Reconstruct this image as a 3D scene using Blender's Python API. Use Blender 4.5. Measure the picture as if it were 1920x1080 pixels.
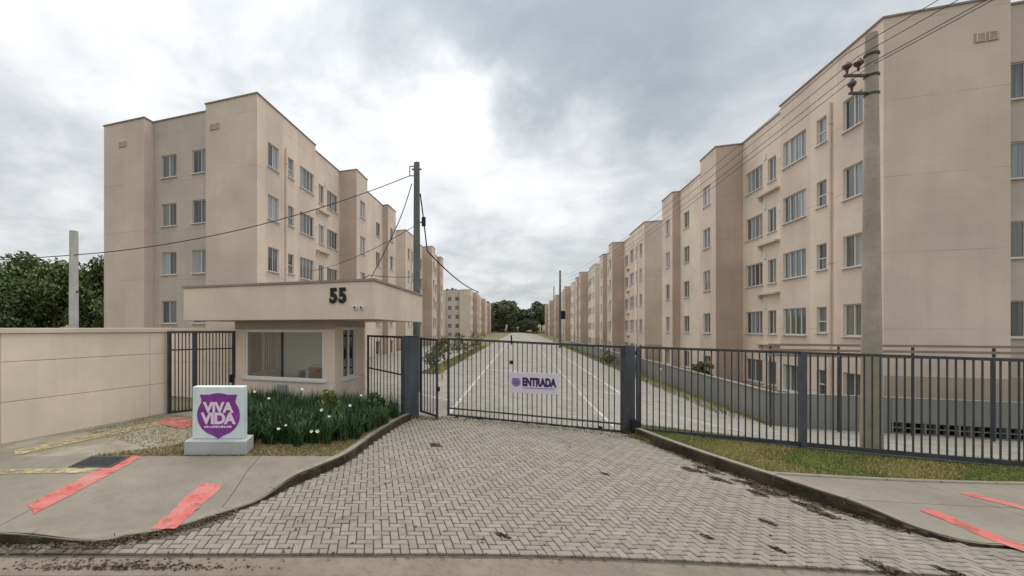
import bpy, bmesh, math, random
from mathutils import Vector, Matrix
random.seed(7)
for o in list(bpy.data.objects): bpy.data.objects.remove(o)
S = bpy.context.scene; COL = S.collection
R = math.radians
TH = math.atan(275/786.6); c_, s_ = math.cos(TH), math.sin(TH)   # the street runs 19 degrees off the estate's grid

# ------------------------------------------------------------------ camera
cam = bpy.data.cameras.new('camera'); co = bpy.data.objects.new('camera', cam); COL.objects.link(co)
co.location = (0, 0, 2.5); co.rotation_euler = (R(90), 0, TH)
cam.sensor_width = 36; cam.lens = 786.6/1920*36
cam.shift_x = 260/1920; cam.shift_y = 75/1920
cam.clip_start = .1; cam.clip_end = 3000
S.camera = co
S.view_settings.view_transform = 'Standard'; S.view_settings.look = 'None'
S.view_settings.exposure = 0.5; S.view_settings.gamma = 1

# ------------------------------------------------------------------ world
SUN_EL, SUN_AZ = 66, 8        # azimuth measured clockwise from +Y
W = bpy.data.worlds.new('World'); S.world = W; W.use_nodes = True
nt = W.node_tree; nt.nodes.clear()
def N(nt, t, **k):
    n = nt.nodes.new(t)
    for a, v in k.items():
        if a.startswith('i_'):
            key = a[2:]; key = int(key) if key.isdigit() else key.replace('_', ' ')
            n.inputs[key].default_value = v
        else: setattr(n, a, v)
    return n
def Lk(nt, a, b): nt.links.new(a, b)
def M_(nt, op, a, b=None, c=None, clamp=False):
    n = nt.nodes.new('ShaderNodeMath'); n.operation = op; n.use_clamp = clamp
    for i, x in enumerate((a, b, c)):
        if x is None: continue
        if isinstance(x, (int, float)): n.inputs[i].default_value = x
        else: nt.links.new(x, n.inputs[i])
    return n.outputs[0]
def mixc(nt, f, a, b, mode='MIX'):
    n = nt.nodes.new('ShaderNodeMix'); n.data_type = 'RGBA'; n.blend_type = mode; n.clamp_factor = True
    for i, x in ((0, f), (6, a), (7, b)):
        if isinstance(x, (int, float)): n.inputs[i].default_value = x
        elif isinstance(x, tuple): n.inputs[i].default_value = (*x, 1) if len(x) == 3 else x
        else: nt.links.new(x, n.inputs[i])
    return n.outputs[2]
def ramp(nt, x, pts):
    n = nt.nodes.new('ShaderNodeValToRGB'); e = n.color_ramp.elements
    while len(e) < len(pts): e.new(.5)
    for k, (p, col) in enumerate(pts):
        e[k].position = p; e[k].color = (*col, 1) if isinstance(col, tuple) else (col, col, col, 1)
    nt.links.new(x, n.inputs[0]); return n.outputs[0]

def dirof(px, py):
    dx, dz = (px-700)/786.6, (615-py)/786.6
    return Vector((dx*c_-s_, dx*s_+c_, dz)).normalized()
tc = N(nt, 'ShaderNodeTexCoord'); gen = tc.outputs['Generated']
sky = N(nt, 'ShaderNodeTexSky', sky_type='NISHITA', sun_disc=False, sun_elevation=R(SUN_EL), sun_rotation=R(SUN_AZ))
sx = N(nt, 'ShaderNodeSeparateXYZ'); Lk(nt, gen, sx.inputs[0])
zp = M_(nt, 'ADD', M_(nt, 'MAXIMUM', sx.outputs[2], 0.0), .28)
cb = N(nt, 'ShaderNodeCombineXYZ'); Lk(nt, M_(nt, 'DIVIDE', sx.outputs[0], zp), cb.inputs[0]); Lk(nt, M_(nt, 'DIVIDE', sx.outputs[1], zp), cb.inputs[1])
n1 = N(nt, 'ShaderNodeTexNoise', i_Scale=1.5, i_Detail=7.0, i_Roughness=.52, i_Distortion=.25); Lk(nt, cb.outputs[0], n1.inputs['Vector'])
n2 = N(nt, 'ShaderNodeTexNoise', i_Scale=4.2, i_Detail=6.0, i_Roughness=.55, i_Distortion=.4); Lk(nt, cb.outputs[0], n2.inputs['Vector'])
nw = N(nt, 'ShaderNodeTexNoise', i_Scale=3.5, i_Detail=5.0, i_Roughness=.6); Lk(nt, gen, nw.inputs['Vector'])
warp = N(nt, 'ShaderNodeVectorMath', operation='MULTIPLY_ADD'); Lk(nt, nw.outputs['Color'], warp.inputs[0]); warp.inputs[1].default_value = (.34, .34, .34)
off = N(nt, 'ShaderNodeVectorMath', operation='ADD'); Lk(nt, gen, off.inputs[0]); off.inputs[1].default_value = (-.17, -.17, -.17)
Lk(nt, off.outputs[0], warp.inputs[2])
def blob(px, py, r0, r1, amt):
    d = N(nt, 'ShaderNodeVectorMath', operation='DISTANCE'); Lk(nt, warp.outputs[0], d.inputs[0]); d.inputs[1].default_value = dirof(px, py)
    m = N(nt, 'ShaderNodeMapRange', interpolation_type='SMOOTHERSTEP'); Lk(nt, d.outputs['Value'], m.inputs[0])
    m.inputs[1].default_value = r0; m.inputs[2].default_value = r1; m.inputs[3].default_value = amt; m.inputs[4].default_value = 0
    return m.outputs[0]
# large cloud masses, bright thin cloud in the middle and dark thick bases above and to the right
tot = M_(nt, 'ADD', M_(nt, 'MULTIPLY', M_(nt, 'SUBTRACT', n1.outputs[0], .5), .85), M_(nt, 'MULTIPLY', M_(nt, 'SUBTRACT', n2.outputs[0], .5), .55))
for b in [(600, 320, .02, .5, .17), (900, 220, .02, .34, .19), (1040, 330, .02, .32, .10), (330, 200, .0, .3, .08),
          (1100, -40, .05, .38, -.40), (760, -50, .02, .32, -.26), (1000, 10, .02, .22, -.14), (1330, 130, .05, .4, -.09), (560, 70, .02, .2, -.07),
          (1650, -60, .05, .5, .0), (1080, 480, .02, .2, -.04), (1150, 330, .02, .22, .08), (160, 330, .02, .2, -.12), (140, 40, .05, .3, .02), (1250, -350, .1, .7, -.1)]:
    tot = M_(nt, 'ADD', tot, blob(*b))
val = M_(nt, 'ADD', tot, .54)
cloud = ramp(nt, val, [(0.0, (.22, .245, .265)), (.28, (.30, .322, .34)), (.5, (.44, .455, .465)), (.66, (.58, .592, .60)), (.82, (.70, .708, .71)), (1.0, (.86, .86, .855))])
# an overcast sky is brightest overhead
up = M_(nt, 'MULTIPLY_ADD', M_(nt, 'POWER', M_(nt, 'MAXIMUM', sx.outputs[2], 0.0), 2.0), 1.5, 1.0)
cl10 = N(nt, 'ShaderNodeVectorMath', operation='SCALE'); Lk(nt, cloud, cl10.inputs[0]); Lk(nt, M_(nt, 'MULTIPLY', up, 10.0), cl10.inputs['Scale'])
fin = mixc(nt, .94, sky.outputs[0], cl10.outputs[0])
bg = N(nt, 'ShaderNodeBackground', i_Strength=.1); Lk(nt, fin, bg.inputs[0])
wo = N(nt, 'ShaderNodeOutputWorld'); Lk(nt, bg.outputs[0], wo.inputs[0])

sun = bpy.data.lights.new('sun', 'SUN'); sun.energy = 1.5; sun.angle = R(60); sun.color = (1, .96, .9)
so = bpy.data.objects.new('sun', sun); COL.objects.link(so)
a = R(SUN_AZ); sd = Vector((math.sin(a)*math.cos(R(SUN_EL)), math.cos(a)*math.cos(R(SUN_EL)), math.sin(R(SUN_EL))))
so.rotation_euler = sd.to_track_quat('Z', 'Y').to_euler(); so.location = (0, 0, 40)

# ------------------------------------------------------------------ materials
def mat(name, build=None, col=(.5, .5, .5), rough=.8, metal=0.0, spec=.3):
    m = bpy.data.materials.new(name); m.use_nodes = True; t = m.node_tree
    b = t.nodes['Principled BSDF']; b.inputs['Base Color'].default_value = (*col, 1)
    b.inputs['Roughness'].default_value = rough; b.inputs['Metallic'].default_value = metal
    b.inputs['Specular IOR Level'].default_value = spec
    if build: build(t, b)
    return m
def pos(t): return N(t, 'ShaderNodeNewGeometry').outputs['Position']
def noise(t, scale, detail=4, rough=.55, v=None, sc=None, dist=0):
    n = N(t, 'ShaderNodeTexNoise', i_Scale=scale, i_Detail=float(detail), i_Roughness=rough, i_Distortion=float(dist))
    v = v or pos(t)
    if sc:
        mp = N(t, 'ShaderNodeMapping'); mp.inputs['Scale'].default_value = sc; Lk(t, v, mp.inputs[0]); v = mp.outputs[0]
    Lk(t, v, n.inputs['Vector']); return n.outputs[0]
def bump(t, b, h, s=.3, d=.01):
    n = N(t, 'ShaderNodeBump', i_Strength=s, i_Distance=d); Lk(t, h, n.inputs['Height']); Lk(t, n.outputs[0], b.inputs['Normal'])
def tone(t):
    a = N(t, 'ShaderNodeAttribute', attribute_name='tone'); o = N(t, 'ShaderNodeObjectInfo')
    return M_(t, 'FRACT', M_(t, 'ADD', a.outputs['Fac'], o.outputs['Random']))

def plaster(base, darken=.5, line=None):
    def f(t, b):
        k = tuple(x*.80 for x in base); h = tuple(min(1, x*1.06) for x in base)
        c = mixc(t, ramp(t, noise(t, .35, 5, .6), [(.3, 0.), (.7, 1.)]), k, h)
        st = noise(t, 1.0, 5, .65, sc=(3.2, 3.2, .13))                      # dirty streaks run down the wall
        c = mixc(t, M_(t, 'MULTIPLY', ramp(t, st, [(.48, 0.), (.75, 1.)]), darken*.5), c, tuple(x*.55 for x in base))
        g = noise(t, 5, 6, .7); c = mixc(t, M_(t, 'MULTIPLY', ramp(t, g, [(.45, 0.), (.75, 1.)]), .22), c, tuple(x*.72 for x in base))
        if line:
            sp = N(t, 'ShaderNodeSeparateXYZ'); Lk(t, pos(t), sp.inputs[0])
            m = M_(t, 'FRACT', M_(t, 'DIVIDE', M_(t, 'ADD', sp.outputs[2], line[1]), line[0]))
            hit = M_(t, 'LESS_THAN', m, .011)
            wob = ramp(t, noise(t, .8, 3), [(.4, 0.), (.6, 1.)])
            c = mixc(t, M_(t, 'MULTIPLY', M_(t, 'MULTIPLY', hit, wob), .45), c, tuple(x*.4 for x in base))
        Lk(t, c, b.inputs['Base Color']); bump(t, b, noise(t, 60, 3), .25, .004)
    return f
MT = {}
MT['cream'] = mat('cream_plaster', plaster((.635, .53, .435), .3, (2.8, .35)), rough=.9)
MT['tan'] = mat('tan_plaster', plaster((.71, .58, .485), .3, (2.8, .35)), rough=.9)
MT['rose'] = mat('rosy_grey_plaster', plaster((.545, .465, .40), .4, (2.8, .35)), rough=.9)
MT['cream_lit'] = mat('lit_cream_plaster', plaster((.78, .65, .53), .3, (2.8, .35)), rough=.9)  # gable cream made lighter: the facades' stronger light is put into the colour
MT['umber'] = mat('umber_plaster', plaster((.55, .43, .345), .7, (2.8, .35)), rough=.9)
MT['brown'] = mat('brown_plaster', plaster((.42, .35, .285), .5), rough=.9)
MT['house'] = mat('gatehouse_plaster', plaster((.71, .595, .48), .3), rough=.9)
MT['wallp'] = mat('boundary_wall_plaster', plaster((.82, .69, .555), .35), rough=.9)
MT['darkwall'] = mat('dark_grey_render', plaster((.24, .235, .22), .8), rough=.85)
MT['coping'] = mat('coping', plaster((.30, .25, .21), .5), rough=.9)
MT['roof'] = mat('roof_slab', plaster((.25, .24, .22), .5), rough=.9)
MT['white_metal'] = mat('white_aluminium', col=(.62, .62, .6), rough=.45, spec=.5)
MT['grey_metal'] = mat('grey_aluminium', col=(.38, .38, .37), rough=.4, metal=.3, spec=.5)
def steelf(t, b):
    c = mixc(t, ramp(t, noise(t, 3, 5), [(.35, 0.), (.7, 1.)]), (.022, .027, .034), (.05, .055, .062)); Lk(t, c, b.inputs['Base Color'])
    Lk(t, ramp(t, noise(t, 9, 3), [(.3, .35), (.7, .6)]), b.inputs['Roughness'])
MT['steel'] = mat('grey_painted_steel', steelf, spec=.5)
def steelb(t, b):
    c = mixc(t, ramp(t, noise(t, 2.2, 6, .65, sc=(1, 1, .4)), [(.35, 0.), (.7, 1.)]), (.032, .037, .044), (.085, .095, .108)); Lk(t, c, b.inputs['Base Color'])
MT['steel_blue'] = mat('blue_grey_steel_sheet', steelb, rough=.5, spec=.5)
def glassf(c1, c2):
    def f(t, b):
        o = N(t, 'ShaderNodeObjectInfo').outputs['Random']
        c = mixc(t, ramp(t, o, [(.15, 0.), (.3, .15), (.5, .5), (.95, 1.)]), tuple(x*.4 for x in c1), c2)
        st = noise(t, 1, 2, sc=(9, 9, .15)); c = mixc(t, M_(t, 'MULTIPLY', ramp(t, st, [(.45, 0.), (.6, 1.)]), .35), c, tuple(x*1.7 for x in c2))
        Lk(t, c, b.inputs['Base Color'])
    return f
MT['pane'] = mat('window_glass_dark', glassf((.022, .022, .021), (.15, .15, .14)), rough=.07, spec=.8)
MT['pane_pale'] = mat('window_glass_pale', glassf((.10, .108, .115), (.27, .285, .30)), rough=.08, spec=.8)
def clear(t, b):
    tr = N(t, 'ShaderNodeBsdfTransparent'); tr.inputs[0].default_value = (.95, .97, .96, 1)
    gl = N(t, 'ShaderNodeBsdfGlossy', i_Roughness=.03); fr = N(t, 'ShaderNodeFresnel', i_IOR=1.5)
    mx = N(t, 'ShaderNodeMixShader'); Lk(t, M_(t, 'ADD', fr.outputs[0], .05), mx.inputs[0]); Lk(t, tr.outputs[0], mx.inputs[1]); Lk(t, gl.outputs[0], mx.inputs[2])
    Lk(t, mx.outputs[0], t.nodes['Material Output'].inputs[0])
MT['clear'] = mat('clear_glass', clear)
def concf(base, sc=1.0, amt=.35):
    def f(t, b):
        c = mixc(t, ramp(t, noise(t, .7*sc, 6, .62), [(.3, 0.), (.7, 1.)]), tuple(x*.72 for x in base), tuple(x*1.1 for x in base))
        c = mixc(t, M_(t, 'MULTIPLY', ramp(t, noise(t, 4.5*sc, 7, .7), [(.48, 0.), (.72, 1.)]), amt), c, tuple(x*.45 for x in base))
        c = mixc(t, M_(t, 'MULTIPLY', ramp(t, noise(t, 70, 3), [(.45, 0.), (.7, 1.)]), .25), c, tuple(min(1, x*1.4) for x in base))
        Lk(t, c, b.inputs['Base Color']); bump(t, b, noise(t, 40, 5, .7), .4, .006)
    return f
MT['concrete'] = mat('sidewalk_concrete', concf((.222, .197, .155)), rough=.92)
MT['kerb'] = mat('kerb_concrete', concf((.24, .215, .17), 1.5, .5), rough=.95)
def kerbdark(t, b):
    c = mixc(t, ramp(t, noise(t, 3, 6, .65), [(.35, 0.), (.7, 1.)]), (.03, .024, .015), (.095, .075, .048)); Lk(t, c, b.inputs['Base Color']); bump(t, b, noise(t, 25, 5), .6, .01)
MT['kerb_dark'] = mat('dark_brown_kerb_face', kerbdark, rough=1)  # dark brown for the kerb faces and the gate post footing
MT['pole'] = mat('pole_concrete', concf((.38, .335, .265), 1.6, .4), rough=.9)
MT['pole_dark'] = mat('weathered_pole_concrete', concf((.15, .155, .145), 1.6, .5), rough=.9)
MT['post_white'] = mat('pale_post_concrete', concf((.50, .50, .47), 1.6, .3), rough=.9)
MT['mortar'] = mat('joint_sand', concf((.11, .095, .07), 3, .5), rough=1)
def paverf(t, b):
    tn = tone(t)
    c = ramp(t, tn, [(0., (.215, .192, .155)), (.3, (.24, .215, .177)), (.6, (.255, .23, .192)), (.92, (.27, .245, .205)), (1., (.19, .17, .135))])
    c = mixc(t, M_(t, 'MULTIPLY', ramp(t, noise(t, .55, 5, .6), [(.35, 0.), (.7, 1.)]), .5), c, (.205, .18, .14))
    c = mixc(t, M_(t, 'MULTIPLY', ramp(t, noise(t, 9, 6, .7), [(.5, 0.), (.75, 1.)]), .45), c, (.12, .105, .085))
    c = mixc(t, M_(t, 'MULTIPLY', ramp(t, noise(t, 2.6, 7, .72, dist=.6), [(.54, 0.), (.66, 1.)]), .45), c, (.12, .105, .08))
    sa = N(t, 'ShaderNodeAttribute', attribute_name='stain')
    c = mixc(t, M_(t, 'MULTIPLY', sa.outputs['Fac'], .9), c, (.032, .026, .018))
    Lk(t, c, b.inputs['Base Color']); bump(t, b, noise(t, 90, 4, .7), .5, .004)
MT['paver'] = mat('grey_paver_concrete', paverf, rough=.93)
def roadf(t, b):
    p = pos(t)
    br = N(t, 'ShaderNodeTexBrick', i_Scale=1.0); br.inputs['Brick Width'].default_value = .42; br.inputs['Row Height'].default_value = .22
    br.inputs['Mortar Size'].default_value = .014; br.inputs['Color1'].default_value = (.30, .28, .245, 1); br.inputs['Color2'].default_value = (.24, .225, .195, 1); br.inputs['Mortar'].default_value = (.17, .155, .13, 1)
    Lk(t, p, br.inputs['Vector'])
    c = mixc(t, M_(t, 'MULTIPLY', ramp(t, noise(t, .25, 6, .6, sc=(1, .5, 1)), [(.35, 0.), (.65, 1.)]), .6), br.outputs[0], (.27, .25, .22))
    c = mixc(t, M_(t, 'MULTIPLY', ramp(t, noise(t, 1.6, 7, .75, sc=(1, .6, 1)), [(.46, 0.), (.62, 1.)]), .6), c, (.17, .155, .13))
    Lk(t, c, b.inputs['Base Color']); bump(t, b, noise(t, 30, 4), .4, .008)
MT['road'] = mat('estate_road_paving', roadf, rough=.92)
def groundf(t, b):
    c = mixc(t, ramp(t, noise(t, .5, 6, .65), [(.35, 0.), (.65, 1.)]), (.10, .11, .04), (.21, .175, .10))
    c = mixc(t, M_(t, 'MULTIPLY', ramp(t, noise(t, 8, 5, .7), [(.45, 0.), (.7, 1.)]), .5), c, (.06, .07, .03)); Lk(t, c, b.inputs['Base Color']); bump(t, b, noise(t, 20, 5), .7, .03)
MT['ground'] = mat('grassy_soil', groundf, rough=1)
def soilf(t, b):
    c = mixc(t, ramp(t, noise(t, 2.5, 6, .65), [(.35, 0.), (.65, 1.)]), (.13, .115, .05), (.20, .15, .095))
    c = mixc(t, M_(t, 'MULTIPLY', ramp(t, noise(t, 14, 5, .7), [(.45, 0.), (.7, 1.)]), .6), c, (.07, .06, .035)); Lk(t, c, b.inputs['Base Color']); bump(t, b, noise(t, 30, 5), .8, .03)
MT['soil'] = mat('bare_soil', soilf, rough=1)
def mosaicf(t, b):
    v = N(t, 'ShaderNodeTexVoronoi', i_Scale=7.0, feature='F1'); Lk(t, pos(t), v.inputs['Vector'])
    c = mixc(t, ramp(t, noise(t, 1.4, 5, .65, sc=(1, .5, 1)), [(.38, 0.), (.62, 1.)]), (.29, .255, .20), (.15, .135, .08))
    c = mixc(t, M_(t, 'MULTIPLY', v.outputs['Color'], .35), c, (.36, .33, .28)); Lk(t, c, b.inputs['Base Color']); bump(t, b, noise(t, 20, 5), .7, .02)
MT['rubble'] = mat('worn_paving_with_moss', mosaicf, rough=1)
def paintf(base, cover=.5):
    def f(t, b):
        n = ramp(t, noise(t, 6, 6, .7), [(cover-.12, 0.), (cover+.12, 1.)])
        n2 = ramp(t, noise(t, 2.2, 3), [(.4, 0.), (.65, 1.)])
        c = mixc(t, M_(t, 'MULTIPLY', n2, .6), base, tuple(min(1, x*.6+.18) for x in base))
        Lk(t, c, b.inputs['Base Color']); Lk(t, M_(t, 'SUBTRACT', 1.0, n), b.inputs['Alpha'])
    return f
MT['red'] = mat('worn_red_paint', paintf((.47, .12, .10), .63), rough=.8)
MT['yellow'] = mat('worn_yellow_paint', paintf((.44, .34, .17), .52), rough=.85)
MT['road_white'] = mat('worn_white_road_paint', paintf((.66, .65, .61), .5), rough=.8)
def asphf(t, b):
    c = mixc(t, ramp(t, noise(t, 1.3, 6, .65), [(.35, 0.), (.65, 1.)]), (.10, .08, .06), (.23, .195, .15)); c = mixc(t, ramp(t, noise(t, 7, 6, .7), [(.5, 0.), (.68, 1.)]), c, (.055, .04, .032))
    Lk(t, c, b.inputs['Base Color']); bump(t, b, noise(t, 60, 5, .7), .8, .01)
MT['asphalt'] = mat('dusty_asphalt', asphf, rough=.95)
MT['gutter'] = mat('gutter_concrete', concf((.20, .17, .13), 2.2, .6), rough=.95)
def leaff(c1, c2, c3):
    def f(t, b):
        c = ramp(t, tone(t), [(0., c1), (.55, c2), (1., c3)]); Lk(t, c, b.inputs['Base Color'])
        b.inputs['Subsurface Weight'].default_value = 0
    return f
MT['grass'] = mat('grass_blade', leaff((.10, .15, .035), (.22, .25, .07), (.40, .28, .13)), rough=.8)
MT['dry_grass'] = mat('dry_grass_blade', leaff((.12, .13, .04), (.25, .21, .09), (.34, .26, .14)), rough=.8)
MT['strap'] = mat('strap_leaf', leaff((.016, .036, .01), (.042, .09, .022), (.13, .20, .05)), rough=.5, spec=.4)
MT['leaf'] = mat('tree_leaf', leaff((.05, .075, .022), (.09, .13, .038), (.19, .235, .08)), rough=.6)
MT['leaf_far'] = mat('far_tree_leaf', leaff((.055, .07, .04), (.09, .11, .06), (.16, .18, .10)), rough=.7)
MT['olive'] = mat('olive_shrub_leaf', leaff((.07, .08, .03), (.14, .15, .05), (.22, .20, .08)), rough=.7)
MT['bark'] = mat('bark', concf((.12, .095, .07), 3, .5), rough=1)
MT['petal'] = mat('white_petal', col=(.8, .8, .76), rough=.6)
def signf(t, b):
    c = mixc(t, ramp(t, noise(t, 3, 5), [(.35, 0.), (.7, 1.)]), (.56, .66, .65), (.70, .76, .75)); Lk(t, c, b.inputs['Base Color'])
MT['signwhite'] = mat('sign_white', signf, rough=.55)
MT['plinthgrey'] = mat('sign_base_grey', concf((.40, .41, .40), 1.5, .2), rough=.9)
def purp(t, b):
    c = mixc(t, ramp(t, noise(t, 4, 4), [(.35, 0.), (.7, 1.)]), (.16, .035, .21), (.26, .055, .31)); Lk(t, c, b.inputs['Base Color'])
MT['purple'] = mat('purple_print', purp, rough=.5)
MT['lilac'] = mat('pink_white_print', col=(.76, .62, .75), rough=.5)
MT['violet'] = mat('dark_violet_print', col=(.045, .02, .09), rough=.5)
MT['violet_mid'] = mat('violet_print', col=(.24, .16, .42), rough=.5)
MT['placard'] = mat('placard_white', col=(.62, .58, .64), rough=.5)
MT['black'] = mat('black_paint', col=(.012, .012, .013), rough=.5)
MT['rubber'] = mat('cable_rubber', col=(.02, .02, .022), rough=.7)
MT['brownins'] = mat('brown_insulator', col=(.07, .03, .022), rough=.35, spec=.6)
MT['wood'] = mat('wooden_box', col=(.30, .155, .07), rough=.6)
MT['interior'] = mat('interior_paint', col=(.86, .86, .83), rough=.8)
MT['blind'] = mat('blind_slat', col=(.66, .62, .52), rough=.7)
MT['timber'] = mat('pale_timber', plaster((.27, .215, .155), .7), rough=.9)
MT['hole'] = mat('dark_void', col=(.012, .013, .016), rough=.9)

# ------------------------------------------------------------------ builders
class MB:
    def __init__(s): s.v = []; s.f = []; s.m = []; s.t = []; s.tn = 0.
    def face(s, pts, m=0):
        i = len(s.v); s.v += [tuple(p) for p in pts]; s.f.append(tuple(range(i, i+len(pts)))); s.m.append(m); s.t.append(s.tn)
    def hexa(s, b, t, m=0, bottom=True):                 # b, t: four bottom / top corners, counter-clockwise from above
        i = len(s.v); s.v += [tuple(p) for p in b] + [tuple(p) for p in t]
        q = [(4, 5, 6, 7), (0, 1, 5, 4), (1, 2, 6, 5), (2, 3, 7, 6), (3, 0, 4, 7)] + ([(3, 2, 1, 0)] if bottom else [])
        for f in q: s.f.append(tuple(i+k for k in f)); s.m.append(m); s.t.append(s.tn)
    def box(s, x0, x1, y0, y1, z0, z1, m=0):
        s.hexa([(x0, y0, z0), (x1, y0, z0), (x1, y1, z0), (x0, y1, z0)], [(x0, y0, z1), (x1, y0, z1), (x1, y1, z1), (x0, y1, z1)], m)
    def bar(s, a, b, w, h=None, m=0):                    # square bar between two points
        a, b = Vector(a), Vector(b); h = h or w; d = (b-a).normalized()
        up = Vector((0, 0, 1)) if abs(d.z) < .9 else Vector((1, 0, 0))
        u = d.cross(up).normalized(); v = u.cross(d).normalized(); u = u*w/2; v = v*h/2
        i = len(s.v); s.v += [tuple(p) for p in (a-u-v, a+u-v, a+u+v, a-u+v, b-u-v, b+u-v, b+u+v, b-u+v)]
        for f in [(0, 1, 2, 3), (7, 6, 5, 4), (0, 4, 5, 1), (1, 5, 6, 2), (2, 6, 7, 3), (3, 7, 4, 0)]: s.f.append(tuple(i+k for k in f)); s.m.append(m); s.t.append(s.tn)
    def tube(s, pts, rad, n=8, m=0, caps=True):
        pts = [Vector(p) for p in pts]; rr = rad if isinstance(rad, (list, tuple)) else [rad]*len(pts); i0 = len(s.v)
        pu = None
        for k, p in enumerate(pts):
            d = (pts[min(k+1, len(pts)-1)]-pts[max(k-1, 0)]).normalized()
            u = (pu - d*pu.dot(d)).normalized() if pu is not None and (pu - d*pu.dot(d)).length > 1e-3 else d.orthogonal().normalized()
            pu = u; v = d.cross(u)
            for j in range(n):
                a = 2*math.pi*j/n; s.v.append(tuple(p+(u*math.cos(a)+v*math.sin(a))*rr[k]))
        for k in range(len(pts)-1):
            for j in range(n):
                a, b = i0+k*n+j, i0+k*n+(j+1) % n; s.f.append((a, b, b+n, a+n)); s.m.append(m); s.t.append(s.tn)
        if caps:
            s.f.append(tuple(i0+j for j in reversed(range(n)))); s.m.append(m); s.t.append(s.tn)
            s.f.append(tuple(i0+(len(pts)-1)*n+j for j in range(n))); s.m.append(m); s.t.append(s.tn)
    def mesh(s, name, mats, smooth=False, tones=False):
        me = bpy.data.meshes.new(name); me.from_pydata(s.v, [], s.f)
        for m in (mats if isinstance(mats, (list, tuple)) else [mats]): me.materials.append(MT[m] if isinstance(m, str) else m)
        me.polygons.foreach_set('material_index', s.m)
        if smooth: me.polygons.foreach_set('use_smooth', [True]*len(s.f))
        if tones: at = me.attributes.new('tone', 'FLOAT', 'FACE'); at.data.foreach_set('value', s.t)
        me.update(); return me
    def build(s, name, mats, parent=None, loc=None, rz=0, smooth=False, tones=False):
        return link(name, s.mesh(name, mats, smooth, tones), parent, loc, rz)
def link(name, me, parent=None, loc=None, rz=0):
    o = bpy.data.objects.new(name, me); COL.objects.link(o)
    if parent: o.parent = parent
    if loc is not None: o.location = loc
    o.rotation_euler.z = rz; return o
def tag(o, label=None, cat=None, group=None, kind=None):
    if label: o['label'] = label
    if cat: o['category'] = cat
    if group: o['group'] = group
    if kind: o['kind'] = kind
    return o
def empty(name, label, cat, loc=(0, 0, 0), rz=0, group=None):
    return tag(link(name, None, None, loc, rz), label, cat, group)
def struct(o, label=None): o['kind'] = 'structure'; (label and o.__setitem__('label', label)); return o
def copytree(o, parent=None):
    c = o.copy(); COL.objects.link(c); c.parent = parent
    for ch in list(o.children): copytree(ch, c)
    return c
def bevel(o, w=.01, seg=2):
    m = o.modifiers.new('bevel', 'BEVEL'); m.width = w; m.segments = seg; m.limit_method = 'ANGLE'; return o

def ss(x, a, b):
    t = max(0., min(1., (x-a)/(b-a))); return t*t*(3-2*t)
def zg(X, Y): return -ss(X, -1, 9)*(.42+.33*ss(Y, 12, 18))
def st(p, q): return (p*c_-q*s_, p*s_+q*c_)              # street frame: p along the street, q away from it
def inv(X, Y): return (X*c_+Y*s_, -X*s_+Y*c_)

def sheet(name, poly, dz, m, step=.5, lines=()):
    """ground sheet draped over the terrain"""
    bm = bmesh.new(); bm.faces.new([bm.verts.new((x, y, 0)) for x, y in poly])
    xs = [p[0] for p in poly]; ys = [p[1] for p in poly]
    x = math.floor(min(xs)/step)*step+step
    while x < max(xs):
        bmesh.ops.bisect_plane(bm, geom=bm.verts[:]+bm.edges[:]+bm.faces[:], plane_co=(x, 0, 0), plane_no=(1, 0, 0)); x += step
    y = math.floor(min(ys)/step)*step+step
    while y < max(ys):
        bmesh.ops.bisect_plane(bm, geom=bm.verts[:]+bm.edges[:]+bm.faces[:], plane_co=(0, y, 0), plane_no=(0, 1, 0)); y += step
    bmesh.ops.triangulate(bm, faces=bm.faces[:])
    for v in bm.verts: v.co.z = zg(v.co.x, v.co.y)+(dz(v.co.x, v.co.y) if callable(dz) else dz)
    for f in bm.faces:
        f.normal_update()
        if f.normal.z < 0: f.normal_flip()
    me = bpy.data.meshes.new(name); bm.to_mesh(me); bm.free(); me.materials.append(MT[m]); return link(name, me)
def inside(poly, x, y):
    r = False; n = len(poly)
    for i in range(n):
        (x1, y1), (x2, y2) = poly[i], poly[i-1]
        if (y1 > y) != (y2 > y) and x < (x2-x1)*(y-y1)/(y2-y1)+x1: r = not r
    return r
def smoothline(pts, n=6):
    out = []
    P = [pts[0]]+list(pts)+[pts[-1]]
    for i in range(1, len(P)-2):
        for k in range(n):
            t = k/n; p0, p1, p2, p3 = P[i-1], P[i], P[i+1], P[i+2]
            out.append(tuple(.5*(2*p1[a]+(p2[a]-p0[a])*t+(2*p0[a]-5*p1[a]+4*p2[a]-p3[a])*t*t+(3*p1[a]-p0[a]-3*p2[a]+p3[a])*t**3) for a in (0, 1)))
    out.append(tuple(pts[-1])); return out

# ------------------------------------------------------------------ ground
def ground_terrain():
    b = MB(); xs = [-900, -500, -300, -160, -90, -60, -40, -30, -20, -14, -10, -7, -5, -3, -1.5, -.5, 0, 1, 2, 3, 4, 5, 6, 7, 8, 9, 12, 20, 30, 45, 80, 150, 300, 500, 900]
    ys = [-300, -100, -40, -20, -10, -5, 0, 3, 6, 9, 11, 12, 13, 14, 15, 16, 17, 18, 20, 25, 35, 50, 80, 120, 180, 240, 300, 340, 420, 600, 1200]
    def h(x, y):
        z = zg(x, y)-.10
        if y > 240: z += ss(y, 240, 420)*9
        if x < -26: z += ss(-x, 26, 90)*3
        return z
    for i in range(len(xs)-1):
        for j in range(len(ys)-1):
            b.face([(x, y, h(x, y)) for x, y in ((xs[i], ys[j]), (xs[i+1], ys[j]), (xs[i+1], ys[j+1]), (xs[i], ys[j+1]))])
    return b
struct(ground_terrain().build('ground', 'ground', smooth=True))

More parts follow.
